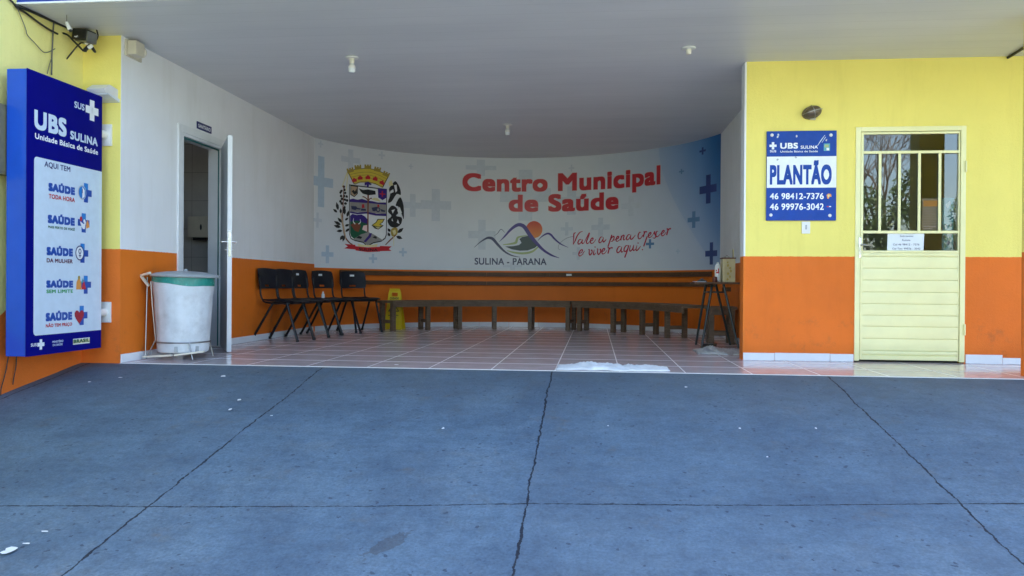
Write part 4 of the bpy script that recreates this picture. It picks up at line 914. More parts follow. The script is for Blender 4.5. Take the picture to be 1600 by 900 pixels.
# cables along the side wall
def cable(px, r, label, X=None, name='hanging_cable', mat='cable', group='loose cables by the canopy corner', sm=5, plane='x', pv=None):
    pts = [hit(u, v, **{plane: (pv if pv is not None else XW+.02)}) if not isinstance(u, Vector) else u for u, v in px]
    b = B(); tube(b, pts, r, 7, sm); o = obj(name, b, mat, smooth='all'); tag(o, label, 'cable', group); return o
cable([(12, -4), (20, 4), (28, 13), (40, 20), (60, 35), (75, 45), (86, 51), (90, 53)], .008, 'thick black cable sagging along the yellow side wall from the canopy corner')
cable([(90, 53), (97, 51.5), (106, 55), (115, 64), (124, 73), (130, 79), (135, 80)], .008, 'black cable arching down to the plug cluster', plane='y', pv=6.2)
cable([(27, 13), (33, 27), (40, 45), (43, 55), (55, 68), (66, 80), (73, 82), (81, 79), (86, 76)], .0035, 'thin cable hanging in a loose loop on the yellow wall', mat='thin_wire')
cable([(84, 36), (83, 50), (82, 70), (81, 90), (81, 100), (80.5, 117)], .006, 'straight cable dropping behind the top of the blue sign', mat='thin_wire')
cable([(85, 101), (92, 99), (103, 93), (110, 85), (118, 75), (125, 68), (131, 66)], .006, 'black cable curving up from the drop cable to the plugs', plane='y', pv=6.25)
cable([(81, 90), (77, 102), (74, 115)], .003, 'faint thin wire beside the straight drop cable', mat='thin_wire')
cable([(151, 46), (153, 55), (151, 62), (147, 64)], .006, 'short black lead from the black box down to the plugs', plane='y', pv=6.3)
cable([(24, 8), (45, 16), (65, 25), (85, 34), (105, 43), (122, 50.5), (134, 57)], .011, 'black conduit following the joint between canopy and side wall', name='ceiling_conduit', mat='conduit_black', sm=0)
cable([(13, 556), (10, 575), (6, 592), (2, 606), (1, 618)], .004, 'thin black wire hanging down the orange wall, left one', group='wires under the blue sign')
cable([(26, 556), (25, 572), (22, 588), (20, 601)], .004, 'thin black wire hanging down the orange wall, right one', group='wires under the blue sign')
# plug cluster (two plugs crossed)
pc = thing('plug_cluster', 'crossed black plugs and connectors hanging by the pillar', 'plug', tuple(hit(140, 70, y=6.3)))
for (u0, v0, u1, v1, r_) in ((131, 80, 148, 62, .022), (128, 55, 138, 66, .018), (143, 73, 149, 82, .020)):
    b = B(); p0, p1 = hit(u0, v0, y=6.3), hit(u1, v1, y=6.31); tube(b, [p0, p0.lerp(p1, .12), p0.lerp(p1, .75), p1], [r_*.6, r_, r_*.85, r_*.55], 10, flat=.7); obj('plug_body', b, 'black_plastic', pc, smooth=True)
for (u0, v0, u1, v1, r_) in ((138.5, 75, 144, 70.5, .016), (134, 69, 137, 66, .013)):
    b = B(); tube(b, [hit(u0, v0, y=6.27), hit(u1, v1, y=6.27)], r_, 10); obj('plug_label', b, 'white_plastic', pc, smooth=True)
# conduit at the right end of the porch ceiling
b = B(); tube(b, [(3.725, D-.004, H-.014), (3.69, 7.0, H-.014), (3.68, 6.97, H-.014)], .012, 8); tag(obj('ceiling_conduit', b, 'conduit_black'), 'short black conduit on the ceiling at the right end of the porch', 'conduit')

# paper towel dispenser inside the restroom
pd = thing('towel_dispenser', 'cream paper towel dispenser on the tiled restroom wall', 'dispenser', (-4.6, 8.92, 1.3))
q0, q1 = hit(294, 375, y=8.82), hit(331, 338, y=8.82)
b = B(); box(b, q0.x, q1.x, 8.80, 8.919, q0.z+.03, q1.z, .015); obj('dispenser_body', b, 'old_plastic', pd, smooth=True)
b = B(); box(b, q0.x+.06, q1.x-.06, 8.81, 8.90, q0.z-.004, q0.z+.0295, .004); obj('paper_slot', b, 'black_plastic', pd)
b = B(); lathe(b, [(.02, 0), (.016, .004)], ((q0.x+q1.x)/2+.02, 8.80, (q0.z+q1.z)/2+.01), 14, axis='y', M=Matrix.Diagonal((.6, 1, 1.8, 1))); obj('view_slot', b, 'black_plastic', pd)

# ================================================================== FURNITURE
# pedal bin
bc = Vector((-3.715, 6.93, 0))
bn = thing('pedal_bin', 'white pedal bin with green bag and grey lid in a wire stand', 'bin', bc)
b = B(); n = 72; rings = []
for r_, z in [(.20, .062), (.214, .070), (.222, .10), (.226, .17), (.238, .34), (.248, .50), (.252, .57), (.256, .60), (.262, .66), (.266, .73), (.262, .735), (.258, .66)]:
    ring = []
    for k in range(n):
        a = 2*math.pi*k/n; fl_ = 0
        if .17 < z < .60: fl_ = .0035*(1 if math.sin(a*16) > .3 else 0)
        ring.append(b.verts.new(bc+Vector(((r_-fl_)*math.cos(a), (r_-fl_)*math.sin(a), z))))
    rings.append(ring)
for p, q in zip(rings, rings[1:]):
    for k in range(n): b.faces.new((p[k], p[(k+1) % n], q[(k+1) % n], q[k]))
b.faces.new(rings[0][::-1]); obj('bin_body', b, 'bin_plastic', bn, smooth=True)
b = B(); rings = []
for t_ in range(5):
    ring = []
    for k in range(n):
        a = 2*math.pi*k/n; lo_ = .690-.032*math.cos(a+.35)-.004*math.sin(a*5); z = .742+(lo_-.742)*t_/4
        r_ = .2695+.0012*math.sin(a*11+t_)-(.742-z)*.065; ring.append(b.verts.new(bc+Vector((r_*math.cos(a), r_*math.sin(a), z))))
    rings.append(ring)
for p, q in zip(rings, rings[1:]):
    for k in range(n): b.faces.new((p[k], p[(k+1) % n], q[(k+1) % n], q[k]))
obj('bin_bag', b, 'bag_green', bn, smooth='all')
b = B(); LMx = Matrix.Rotation(R(1.2), 4, 'Y'); lathe(b, [(.272, .738), (.296, .742), (.300, .752), (.292, .762), (.24, .778), (.16, .790), (.06, .797), (.02, .798)], bc, 56, M=LMx); lathe(b, [(.022, .797), (.02, .812), (.006, .816)], bc, 16, M=LMx); obj('bin_lid', b, 'bin_lid', bn, smooth=True)
b = B(); ringp = [bc+Vector((.232*math.cos(a), .232*math.sin(a), .158)) for a in [2*math.pi*k/40 for k in range(41)]]; tube(b, ringp, .007, 8)
tube(b, [bc+Vector(q) for q in ((-.19, -.215, .70), (-.185, -.20, .5), (-.172, -.165, .18), (-.22, -.175, .08), (-.255, -.17, .01))], .006, 8)
tube(b, [bc+Vector(q) for q in ((.15, -.18, .158), (.17, -.185, .08), (.19, -.19, .01))], .006, 8)
tube(b, [bc+Vector(q) for q in ((-.16, .17, .158), (-.19, .18, .08), (-.215, .185, .01))], .006, 8); tube(b, [bc+Vector(q) for q in ((.16, .17, .158), (.18, .175, .08), (.195, .18, .01))], .006, 8)
obj('wire_stand', b, 'steel', bn, smooth=True)
b = B(); tube(b, [bc+Vector(q) for q in ((-.29, -.10, .74), (-.285, -.12, .4), (-.27, -.16, .03))], .005, 8); obj('lift_rod', b, 'steel', bn, smooth=True)
b = B(); M1 = Matrix.Translation(bc)
def bar(b, p, q, wd, th):
    p, q = bc+Vector(p), bc+Vector(q); d = q-p; t = bmesh.new(); box(t, -d.length/2, d.length/2, -wd/2, wd/2, -th/2, th/2, .002)
    merge(b, t, Matrix.Translation((p+q)/2) @ d.to_track_quat('X', 'Z').to_matrix().to_4x4())
bar(b, (-.27, -.19, .028), (.02, -.235, .05), .03, .016); bar(b, (.045, -.235, .052), (.30, -.20, .085), .035, .014); obj('pedal', b, 'cream_paint', bn)
b = B(); bar(b, (-.20, -.21, .775), (-.315, -.16, .752), .022, .02); bar(b, (-.315, -.16, .748), (-.225, -.19, .66), .022, .018); obj('lid_lever', b, 'cream_paint', bn)
b = B(); 
for a in (-1.35, -.55): box(b, -.012, .012, -.012, .012, .075, .125, .003, M=Matrix.Translation(bc) @ Matrix.Rotation(a, 4, 'Z') @ Matrix.Translation((.224, 0, 0)))
obj('foot_notch', b, 'bin_lid', bn)

# chairs
def make_chair(label):
    t = thing('waiting_chair', label, 'chair', (0, 0, 0), 'black plastic chairs along the left wall')
    SH = .487; Wd = .42
    # seat shell: shallow dished, front edge rolled down
    b = B(); nx, ny = 12, 10
    def seat(i, j, lo):
        x = -.20+.43*i/nx; y = (-.5+j/ny)*Wd*(1-.08*(i < 2)); fx = i/nx; fy = abs(2*j/ny-1)
        z = SH-.012*math.sin(math.pi*fx)*(1-fy*fy)-.03*max(0, fx-.8)**1.2*5*.6+.014*max(0, .18-fx)*5; z += .008*fy**3
        cr = 1-.06*max(0, fy-.6)*(1 if fx > .85 or fx < .1 else 0); return Vector((x*cr if fx > .5 else x, y, z-(.014 if lo else 0)))
    gu = [[b.verts.new(seat(i, j, 0)) for j in range(ny+1)] for i in range(nx+1)]; gl_ = [[b.verts.new(seat(i, j, 1)) for j in range(ny+1)] for i in range(nx+1)]
    for i in range(nx):
        for j in range(ny): b.faces.new((gu[i][j], gu[i+1][j], gu[i+1][j+1], gu[i][j+1])); b.faces.new((gl_[i][j], gl_[i][j+1], gl_[i+1][j+1], gl_[i+1][j]))
    for i in range(nx): b.faces.new((gu[i][0], gl_[i][0], gl_[i+1][0], gu[i+1][0])); b.faces.new((gu[i][ny], gu[i+1][ny], gl_[i+1][ny], gl_[i][ny]))
    for j in range(ny): b.faces.new((gu[0][j], gu[0][j+1], gl_[0][j+1], gl_[0][j])); b.faces.new((gu[nx][j], gl_[nx][j], gl_[nx][j+1], gu[nx][j+1]))
    obj('seat', b, 'chair_plastic', t, smooth=True, local=True)
    # backrest: rounded, curved panel with a hand slot
    b = B(); zb0, zb1 = SH+.14, SH+.378; N, Mz = 16, 10
    def bk(y, z, d):
        k = (z-zb0)/(zb1-zb0); x = -.205-.035*k-.03*(1-(2*y/Wd)**2); return Vector((x-d, y, z))
    def halfw(z):
        k = (z-zb0)/(zb1-zb0); return Wd/2*(.965+.035*math.sin(math.pi*min(1, k*1.1)))-.05*max(0, k-.82)**2*18*.5-.03*max(0, .12-k)*4
    rows = []
    for j in range(Mz+1):
        z = zb0+(zb1-zb0)*j/Mz; hw = halfw(z); rows.append([(hw*(2*i/N-1), z+(.012*(1-(2*i/N-1)**2) if j == Mz else 0)) for i in range(N+1)])
    fr = [[b.verts.new(bk(y, z, 0)) for y, z in r_] for r_ in rows]; bkv = [[b.verts.new(bk(y, z, .012)) for y, z in r_] for r_ in rows]
    hole = {(1, i) for i in range(6, 10)}
    for j in range(Mz):
        for i in range(N):
            if (j, i) in hole: continue
            b.faces.new((fr[j][i], fr[j][i+1], fr[j+1][i+1], fr[j+1][i])); b.faces.new((bkv[j][i], bkv[j+1][i], bkv[j+1][i+1], bkv[j][i+1]))
            for (dj, di, e) in ((-1, 0, ((j, i), (j, i+1))), (1, 0, ((j+1, i+1), (j+1, i))), (0, -1, ((j+1, i), (j, i))), (0, 1, ((j, i+1), (j+1, i+1)))):
                o = (j+dj, i+di)
                if o in hole or not (0 <= o[0] < Mz and 0 <= o[1] < N):
                    (a, c), (a2, c2) = e; b.faces.new((fr[a][c], bkv[a][c], bkv[a2][c2], fr[a2][c2]))
    obj('backrest', b, 'chair_plastic', t, smooth=True, local=True)
    for sy in (-1, 1):
        y = sy*.185
        b = B(); tube(b, [(-.232, y, SH+.30), (-.226, y, SH+.18), (-.214, y, SH+.07), (-.185, y, SH+.0), (-.13, y, SH-.026), (0, y, SH-.03), (.17, y, SH-.03)], .0115, 8, 4); obj('back_tube', b, 'chair_steel', t, smooth='all', local=True)
        for (xa, xb) in ((-.055, -.32), (.135, .285)):
            b = B(); tube(b, [(xa, y, SH-.035), (xb, y*1.1, .012)], .0155, 8); lathe(b, [(.019, 0), (.019, .03)], (xb-(xb-xa)*.0, y*1.1, .0), 10); obj('leg', b, 'chair_steel', t, smooth=True, local=True)
    b = B(); tube(b, [(.10, -.185, SH-.04), (.10, .185, SH-.04)], .009, 8); tube(b, [(-.04, -.185, SH-.04), (-.04, .185, SH-.04)], .009, 8); obj('stretcher', b, 'chair_steel', t, smooth='all', local=True)
    return t
def copy_tree(o):
    c = o.copy(); COL.objects.link(c)
    for ch in o.children:
        d = ch.copy(); COL.objects.link(d); d.parent = c
    return c
chairs = [((-3.72, 9.34), 8, 'black chair nearest the open restroom door, first of the row'), ((-3.69, 9.79), 8, 'second black chair of the row, between the first one and a stickered one'), ((-3.655, 10.24), 7, 'middle black chair of the row with a white sticker on its narrow looking backrest'),
          ((-3.56, 10.74), 24, 'fourth black chair of the row, turned a little, white sticker on its backrest'), ((-3.38, 11.32), 46, 'black chair in the corner facing the ramp, beside the wooden bench')]
src = make_chair(chairs[0][2])
for i, ((x, y), ph, lab) in enumerate(chairs):
    c = src if i == 0 else copy_tree(src)
    c.location = (x, y, 0); c.rotation_euler = (0, 0, R(-ph)); c['label'] = lab
    if i >= 2:
        b = B(); yy = (-.02, -.02, 0)[i-2]; box(b, -.258, -.256, yy-.035, yy+.035, .80, .827, .0006, M=Matrix.Rotation(R(-0), 4, 'Y')); obj('sticker', b, 'paper', c, local=True)
# little bottle on a chair seat
bt = thing('small_bottle', 'small pale bottle standing on a black chair seat', 'bottle', (-3.715, 10.69, .484))
b = B(); lathe(b, [(.02, 0), (.022, .004), (.022, .06), (.012, .075), (.009, .078)], (-3.715, 10.69, .484), 16); obj('bottle_body', b, 'bulb', bt, smooth=True)
b = B(); lathe(b, [(.011, .078), (.011, .098)], (-3.715, 10.69, .484), 14); obj('bottle_cap', b, 'white_plastic', bt, smooth=True)

# benches along the curved wall
def P_(r, deg, z): a = R(deg); return Vector((CX+r*math.sin(a), CY+r*math.cos(a), z))
BZ = .45
def rail_pt(off, d, d1):
    """point of a bench edge: an arc up to d1 degrees, then straight on along the tangent (metres past d1 = (d-d1)/30)"""
    if d <= d1: return P_(off, d, 0)
    return P_(off, d1, 0)+Vector((math.cos(R(d1)), -math.sin(R(d1)), 0))*((d-d1)/30)
def strip(b, r0, r1, z0_, z1_, ds, d1):
    rings = []
    for d in ds: rings.append([b.verts.new(rail_pt(r_, d, d1)+Vector((0, 0, z))) for r_, z in ((r0, z0_), (r0, z1_), (r1, z1_), (r1, z0_))])
    for p, q in zip(rings, rings[1:]):
        for k in range(4): b.faces.new((p[k], q[k], q[(k+1) % 4], p[(k+1) % 4]))
    b.faces.new(rings[0]); b.faces.new(rings[-1][::-1]); bmesh.ops.recalc_face_normals(b, faces=b.faces[:])
def bench(name, label, t0, t1, legs, d1=180):
    mid = P_(2.4, (t0+t1)/2, 0); t = thing(name, label, 'bench', mid, 'wooden benches along the curved wall'); RI, RO = 2.14, 2.49
    n = max(2, round(abs(t1-t0)/2.5)); ds = [t0+(t1-t0)*k/n for k in range(n+1)]
    b = B(); strip(b, RI-.012, RO, BZ-.036, BZ, ds, d1); obj('seat', b, 'bench_wood', t)
    b = B(); strip(b, RI+.004, RI+.03, BZ-.095, BZ-.037, [d+(.3 if d == t0 else -.3 if d == t1 else 0) for d in ds], d1); obj('apron', b, 'bench_wood', t)
    for d in legs:
        da = min(d, d1)
        for r_ in (RI+.062, RO-.045):
            M = Matrix.Translation(rail_pt(r_, d, d1)) @ Matrix.Rotation(-R(da), 4, 'Z'); b = B(); box(b, -.032, .032, -.03, .03, .001, BZ-.037, .004, M=M); obj('leg', b, 'bench_wood', t)
        b = B(); box(b, -.014, .014, -(RO-RI)/2+.094, (RO-RI)/2-.077, -.025, .025, .003, M=Matrix.Translation(rail_pt((RI+RO)/2, d, d1)+Vector((0, 0, .14))) @ Matrix.Rotation(-R(da), 4, 'Z')); obj('stretcher', b, 'bench_wood', t)
bench('wooden_bench', 'long weathered wooden bench below the coat of arms and red lettering', -55.5, 21.6, (-54, -38, -24.5, -10.2, 4.2, 20))
bench('wooden_bench', 'shorter wooden bench curving to the right under the cursive slogan', 22.2, 94, (25, 40.5, 56, 74), 74)
# third, short bench along the right wall
t = thing('wooden_bench', 'dark short bench end behind the high table', 'bench', (1.5, 9.88, 0), 'wooden benches along the curved wall')
bx0, bx1, by0, by1 = 1.36, 1.69, 9.69, 10.04
b = B(); box(b, bx0-.01, bx1, by0, by1, BZ-.036, BZ, .004); obj('seat', b, 'bench_wood', t)
b = B(); box(b, bx0+.02, bx0+.045, by0+.02, by1-.02, BZ-.1, BZ-.037, .003); box(b, bx0+.046, bx1-.02, by0+.02, by0+.045, BZ-.1, BZ-.037, .003); obj('apron', b, 'bench_wood', t)
for x in (bx0+.04, bx1-.05):
    for y in (by0+.08, by1-.05): b = B(); box(b, x-.032, x+.032, y-.03, y+.03, .001, BZ-.037, .004); obj('leg', b, 'bench_wood', t)
for y in (by0+.08, by1-.05): b = B(); box(b, bx0+.073, bx1-.083, y-.014, y+.014, .10, .15, .003); obj('stretcher', b, 'bench_wood', t)
# backrest rails fixed to the curved wall
for z0_, z1_, t0, t1, lab in ((.828, .897, -61, 66.6, 'upper dark wooden back rail along the curved orange wall'), (.684, .747, -61, 68.5, 'lower dark wooden back rail along the curved orange wall')):
    q = thing('back_rail', lab, 'rail', P_(CR-.03, 0, z0_), 'wooden back rails on the curved wall')
    cuts = [t0, -36, -12, 8 if z0_ > .8 else 7.5, 30, 50, t1]
    for a_, c_ in zip(cuts, cuts[1:]):
        b = B(); arc(b, CR-.062, CR-.034, z0_, z1_, a_+.04, c_-.04, 10); obj('board', b, 'rail_wood', q)
    b = B()
    for d in (-48, -24, -2, 19, 40, 60):
        box(b, -.03, .03, -.0165, .0165, z0_+.01, z1_-.01, M=Matrix.Translation(P_(CR-.0170, d, 0)) @ Matrix.Rotation(-R(d), 4, 'Z'))
    obj('spacer', b, 'rail_wood', q)
    if z0_ > .8:
        b = B(); d = 14.2; box(b, -.045, .045, -.0008, .0008, z0_+.02, z0_+.05, M=Matrix.Translation(P_(CR-.0632, d, 0)) @ Matrix.Rotation(-R(d), 4, 'Z')); obj('sticker', b, 'paper', q)

# wet floor sign, standing behind the bench
ws = thing('wet_floor_sign', 'yellow folding wet floor sign behind the wooden bench', 'sign', (-3.0, 12.06, 0))
SMx = Matrix.Translation((-3.05, 12.06, 0)) @ Matrix.Rotation(R(-4), 4, 'Z') @ Matrix.Scale(.95, 4)
def panel(b, tilt, y0):
    M = SMx @ Matrix.Translation((0, y0, 0)) @ Matrix.Rotation(R(tilt), 4, 'X')
    fn = lambda a, z, d: M @ Vector((a, d, z))
    # outline with carry handle and cut foot, built from strips so that the hole is real
    def w_(z): return .152-.052*min(1, z/.62)
    rows = [(.001, .03), (.03, .30), (.30, .535), (.535, .60), (.60, .64)]
    prism(b, [(-w_(0), .001), (-.055, .001), (-.055, .03), (-w_(.03), .03)], fn, 0, .012); prism(b, [(.055, .001), (w_(0), .001), (w_(.03), .03), (.055, .03)], fn, 0, .012)
    prism(b, [(-w_(.03), .03), (w_(.03), .03), (w_(.535), .535), (-w_(.535), .535)], fn, 0, .012)
    prism(b, [(-w_(.535), .535), (-.052, .535), (-.052, .60), (-w_(.60), .60)], fn, 0, .012); prism(b, [(.052, .535), (w_(.535), .535), (w_(.60), .60), (.052, .60)], fn, 0, .012)
    prism(b, [(-w_(.60), .60), (w_(.60), .60), (w_(.60)-.012, .64), (-w_(.60)+.012, .64)], fn, 0, .012); return M
b = B(); MF = panel(b, -9, -.105); obj('front_panel', b, 'yellow_plastic', ws)
b = B(); panel(b, 9, .092); obj('rear_panel', b, 'yellow_plastic', ws)
p = Print(lambda a, z, o: MF @ Vector((a, -o, z)), None, None); p.o = .0008
p.text('CUIDADO', -.075, .075, .485, .036, 'ink_black', bold=.04); tri = [(-.095, .29), (.095, .29), (.0, .43)]; p.poly(tri, 'ink_black'); p.poly([(-.072, .302), (.072, .302), (0, .408)], 'yellow_plastic')
p.disc(-.012, .372, .010, .011, 'ink_black', 12); p.poly([(-.02, .362), (-.002, .366), (.012, .34), (.036, .325), (.03, .316), (.004, .330), (-.012, .326), (-.04, .308), (-.045, .316), (-.022, .335)], 'ink_black')
p.text('Piso', -.026, .026, .252, .024, 'ink_black', bold=.03); p.text('escorregadio', -.085, .085, .218, .024, 'ink_black', bold=.03); p.text('quando úmido', -.065, .06, .192, .014, 'ink_black', bold=.01); p.text('CUIDADO', -.03, .03, .165, .014, 'ink_black', bold=.03); p.build('lettering', ws)
b = B(); tube(b, [SMx @ Vector((-.085, -.006, .646)), SMx @ Vector((.085, -.006, .646))], .009, 8); obj('hinge', b, 'yellow_plastic', ws)

# high table with splayed dark green legs
hx, hy = 1.36, 9.32; HZ = .738
ht = thing('high_table', 'small high table with splayed dark green steel legs by the right wall', 'table', (hx, hy, 0))
b = B(); box(b, hx-.235, hx+.25, hy-.24, hy+.28, HZ-.022, HZ, .004); obj('tabletop', b, 'rail_wood', ht)
feet = [(1.20, 9.60), (1.195, 9.06), (1.60, 9.62), (1.60, 9.08)]; tops = [(1.285, 9.42), (1.325, 9.2), (1.40, 9.43), (1.45, 9.2)]
for (fx, fy_), (tx, ty) in zip(feet, tops):
    b = B(); tube(b, [(fx, fy_, .002), (tx, ty, HZ-.023)], [.0125, .015], 10); obj('leg', b, 'dark_green_steel', ht, smooth=True)
def on_leg(k, z): (fx, fy_), (tx, ty) = feet[k], tops[k]; q = z/(HZ-.023); return Vector((fx+(tx-fx)*q, fy_+(ty-fy_)*q, z))
b = B(); zz = .625
for i, j in ((0, 1), (1, 3), (3, 2), (2, 0)): tube(b, [on_leg(i, zz), on_leg(j, zz)], .008, 8)
obj('stretcher', b, 'dark_green_steel', ht, smooth='all')
# beige tin, bottle, tool and papers on it
tx, ty = 1.50, 9.22
tn = thing('beige_tin', 'beige rectangular tin with brown rim standing on the high table', 'tin', (tx, ty, HZ))
b = B(); box(b, tx-.068, tx+.068, ty-.09, ty+.09, HZ+.001, HZ+.262, .006); obj('tin_body', b, 'tin_beige', tn)
b = B(); box(b, tx-.074, tx+.074, ty-.096, ty+.096, HZ+.262, HZ+.276, .003); obj('rim', b, 'rust_rim', tn)
b = B(); lathe(b, [(.03, 0), (.03, .012), (.012, .02), (.012, .03)], (tx-.01, ty, HZ+.276), 18); obj('cap', b, 'steel', tn, smooth=True)
b = B(); box(b, tx+.05, tx+.062, ty-.03, ty+.03, HZ+.276, HZ+.372, .002); obj('raised_flap', b, 'tin_beige', tn)
p = Print(lambda a, z, o: Vector((a, ty-.09-o, z))); rz = random.Random(8)
for k in range(7): x, z = tx+rz.uniform(-.03, .02), HZ+.03+.032*k; p.poly([(x+.018*rz.uniform(.4, 1)*math.cos(j), z+.022*rz.uniform(.4, 1)*math.sin(j)) for j in range(6)], 'ink_gold')
p.build('worn_print', tn)
cx_, cy_ = 1.392, 9.24
wb = thing('white_bottle', 'white plastic bottle with red marks beside the beige tin', 'bottle', (cx_, cy_, HZ))
b = B(); lathe(b, [(.03, .002), (.034, .006), (.034, .17), (.026, .195), (.014, .205), (.014, .225)], (cx_, cy_, HZ), 20); obj('bottle_body', b, 'white_plastic', wb, smooth=True)
p = Print(lambda a, z, o: Vector((cx_+(.0345+o)*math.sin(a), cy_-(.0345+o)*math.cos(a), z)), .15); p.rect(-.7, .3, HZ+.10, HZ+.118, 'ink_red'); p.rect(-.1, .25, HZ+.118, HZ+.155, 'ink_red'); p.rect(-.75, -.35, HZ+.125, HZ+.14, 'ink_red'); p.build('red_print', wb)
kx, ky = 1.35, 9.17
b = B(); lathe(b, [(.024, .001), (.026, .004), (.026, .05), (.02, .06), (.008, .064)], (kx, ky, HZ), 18); tag(obj('dark_jar', b, 'rust_rim', smooth=True), 'tiny dark jar in front of the white bottle on the high table', 'jar')
b = B(); prism(b, [(-.05, 0), (.05, 0), (.055, .012), (.02, .03), (0, .045), (-.03, .026), (-.055, .01)], lambda a, z, d: Vector((1.22+a, 9.26+d, HZ+.001+z)), -.02, .02); tag(obj('stapler', b, 'black_plastic'), 'dark stapler lying on the left part of the high table', 'stapler')
b = B(); prism(b, [(-.10, -.07), (.09, -.09), (.11, .08), (-.09, .09)], lambda a, y, d: Vector((1.175+a*.7, 9.16+y, HZ+.001+d+.01*max(0, -a))), 0, .004); tag(obj('paper_sheets', b, 'paper'), 'loose white papers on the left edge of the high table', 'papers')
# small dark wooden block on the table's leg frame
b = B(); box(b, 1.475, 1.56, 9.36, 9.46, .634, .68, .004); tag(obj('wooden_block', b, 'rail_wood'), 'small brown block lodged on the leg frame of the high table', 'block')

# floor cloths
def cloth(name, label, cat, x0_, x1_, y0_, y1_, hgt, mat, seed, nx=70, ny=22, folds=5, base=.003):
    rg = random.Random(seed); ph = [rg.uniform(0, 6.28) for _ in range(14)]; b = B(); top = []; bot = []
    for j in range(ny+1):
        rt, rb = [], []
        for i in range(nx+1):
            fx, fy = i/nx, j/ny
            ex = .10*math.sin(fx*9+ph[0])+.06*math.sin(fx*23+ph[1]); ey = .08*math.sin(fy*7+ph[2])
            x = x0_+(x1_-x0_)*(fx+ey*.04*(1 if fx > .5 else -1)); yc = (y0_+y1_)/2; hw = (y1_-y0_)/2*(1+ex*.9)*(.82+.18*math.sin(math.pi*min(1, max(0, fx))))
            y = yc+hw*(2*fy-1)+.012*math.sin(fx*31+ph[3])
            e = (math.sin(math.pi*fx)**.35)*(math.sin(math.pi*fy)**.55)
            h = abs(math.sin(fx*folds*2.1+fy*3+ph[4]))*.5+abs(math.sin(fx*folds*1.3-fy*5+ph[5]))*.5+.35*abs(math.sin(fx*folds*4.3+fy*8+ph[6]))+.22*math.sin(fx*60+fy*17+ph[7])+.18*math.sin(fx*97-fy*31+ph[8])*math.sin(fy*9+fx*13+ph[9])
            z = base+.006+hgt*e*max(0, h)*.62
            z += .4*hgt*e*math.exp(-((fx-.3)/.16)**2)-.3*hgt*e*math.exp(-((fx-.6)/.03)**2)
            rt.append(b.verts.new((x, y, max(z, base+.004)))); rb.append(b.verts.new((x, y, max(z-.006, base-.002) if e > .2 else base-.002)))
        top.append(rt); bot.append(rb)
    for j in range(ny):
        for i in range(nx): b.faces.new((top[j][i], top[j][i+1], top[j+1][i+1], top[j+1][i])); b.faces.new((bot[j][i], bot[j+1][i], bot[j+1][i+1], bot[j][i+1]))
    for i in range(nx): b.faces.new((top[0][i], bot[0][i], bot[0][i+1], top[0][i+1])); b.faces.new((top[ny][i], top[ny][i+1], bot[ny][i+1], bot[ny][i]))
    for j in range(ny): b.faces.new((top[j][0], top[j+1][0], bot[j+1][0], bot[j][0])); b.faces.new((top[j][nx], bot[j][nx], bot[j+1][nx], top[j+1][nx]))
    return tag(obj(name, b, mat, smooth='all'), label, cat)
cloth('floor_cloth', 'crumpled white cloth lying along the top edge of the ramp', 'cloth', -.30, .615, 6.50, 6.86, .042, 'cloth_white', 4)
cloth('plastic_sheet', 'greyish crumpled plastic sheet on the tiles under the high table', 'plastic sheet', 1.06, 1.56, 8.22, 8.85, .05, 'bag_clear', 9, 50, 26, 4)
b = B(); prism(b, [(-.07, -.05), (-.02, -.03), (.04, -.06), (.08, -.02), (.03, .0), (.05, .05), (-.01, .03), (-.06, .06), (-.04, .0)], lambda a, y, d: Vector((1.235+a, 8.78+y, .04+d+.05*(a+.07))), 0, .03); tag(obj('dark_rag', b, 'black_plastic'), 'dark wrinkled scrap on top of the grey plastic sheet', 'rag')

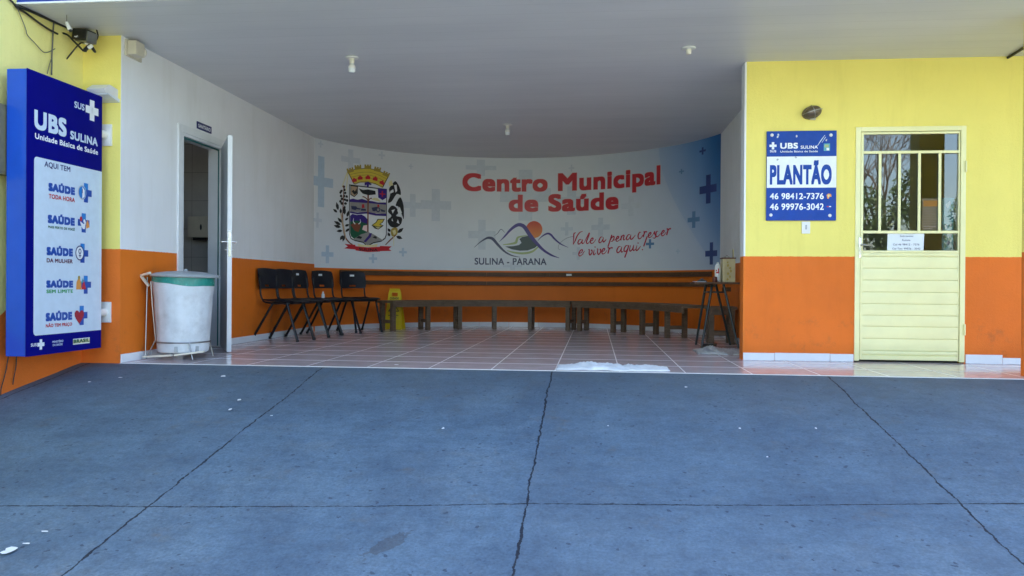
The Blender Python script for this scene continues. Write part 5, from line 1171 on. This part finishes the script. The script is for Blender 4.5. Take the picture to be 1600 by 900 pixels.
# ================================================================== ACROSS THE STREET (seen mirrored in the door glass)
def leaves(b, blobs, n, size, rg):
    for _ in range(n):
        cx, cy, cz, rx, ry, rz_ = rg.choice(blobs)
        while True:
            v = Vector((rg.uniform(-1, 1), rg.uniform(-1, 1), rg.uniform(-1, 1)))
            if .45 < v.length < 1: break
        c = Vector((cx+v.x*rx, cy+v.y*ry, cz+v.z*rz_)); s = size*rg.uniform(.6, 1.4)
        a = Vector((rg.gauss(0, 1), rg.gauss(0, 1), rg.gauss(0, 1))).normalized(); d = a.cross(Vector((rg.gauss(0, 1), rg.gauss(0, 1), rg.gauss(0, 1)))).normalized()
        b.faces.new([b.verts.new(q) for q in (c-a*s, c+d*s*.35, c+a*s, c-d*s*.35)])
rg = random.Random(21)
for i, (x, y, ht_, wd) in enumerate([(1.2, -8.4, 3.6, 1.3), (3.6, -8.7, 4.4, 1.5), (6.0, -8.5, 4.9, 1.6), (8.3, -8.8, 5.2, 1.6), (10.6, -8.5, 4.6, 1.6), (13.0, -8.7, 4.9, 1.7), (15.5, -8.6, 4.2, 1.5)]):
    t = thing('leafy_shrub', ['low dark shrub across the street, mirrored nearest the door handle', 'dark shrub across the street beside the lowest one', 'tall olive shrub across the street, mirrored left in the door glass', 'tallest shrub across the street, mirrored in the door glass', 'dense dark shrub across the street beside the tallest one', 'olive shrub across the street, mirrored right in the door glass', 'last dark shrub across the street, farthest right'][i], 'shrub', (x, y, gz), 'shrubs across the street')
    b = B(); blobs = []
    for k in range(9): zf = (k+.5)/9; blobs.append((x+rg.uniform(-.5, .5)*wd, y+rg.uniform(-.4, .4), gz+.25+zf*ht_*.85, wd*(.75-.35*zf), .9, ht_*.16))
    leaves(b, blobs, 9000, .075, rg); obj('crown', b, 'leaf_olive' if i in (2, 5) else 'leaf_dark', t)
    b = B()
    for k in range(4): a = rg.uniform(0, 6.28); tube(b, [(x, y, gz-.05), (x+.3*math.cos(a), y+.2*math.sin(a), gz+ht_*.4), (x+.6*math.cos(a), y+.3*math.sin(a), gz+ht_*.8)], [.06, .02], 6, 3)
    obj('stems', b, 'bark', t)
TXX = 8.5; tr = thing('bare_tree', 'leafless tree rising behind the shrubs across the street', 'tree', (TXX, -9.6, gz))
b = B(); tube(b, [(TXX, -9.6, gz-.05), (TXX+.1, -9.6, gz+1.7), (TXX, -9.7, gz+3.4)], [.15, .08], 10, 3); obj('trunk', b, 'bark', tr, smooth=True)
b = B()
def branch(p, d, l, r_, lev):
    pts = [p]; q = p.copy(); dd = d.copy()
    for k in range(4):
        dd = (dd+Vector((rg.gauss(0, .16), rg.gauss(0, .16), rg.gauss(.04, .12)))).normalized(); q = q+dd*l/4; pts.append(q.copy())
    tube(b, pts, [r_, r_*.5], 5 if lev > 1 else 7)
    if lev < 4:
        for k in range(4 if lev < 3 else 3):
            f = rg.uniform(.4, 1); i_ = min(3, int(f*4)); o = pts[i_].lerp(pts[i_+1], f*4-i_ if f < 1 else 1)
            nd = (dd+Vector((rg.gauss(0, .55), rg.gauss(0, .55), rg.gauss(.1, .35)))).normalized(); branch(o, nd, l*rg.uniform(.55, .8), r_*.5, lev+1)
for k in range(7): a = k*.9; branch(Vector((TXX, -9.7, gz+3.3)), Vector((math.cos(a)*.6, math.sin(a)*.4, .8)).normalized(), 2.3, .045, 1)
obj('branches', b, 'bark', tr, smooth=True)
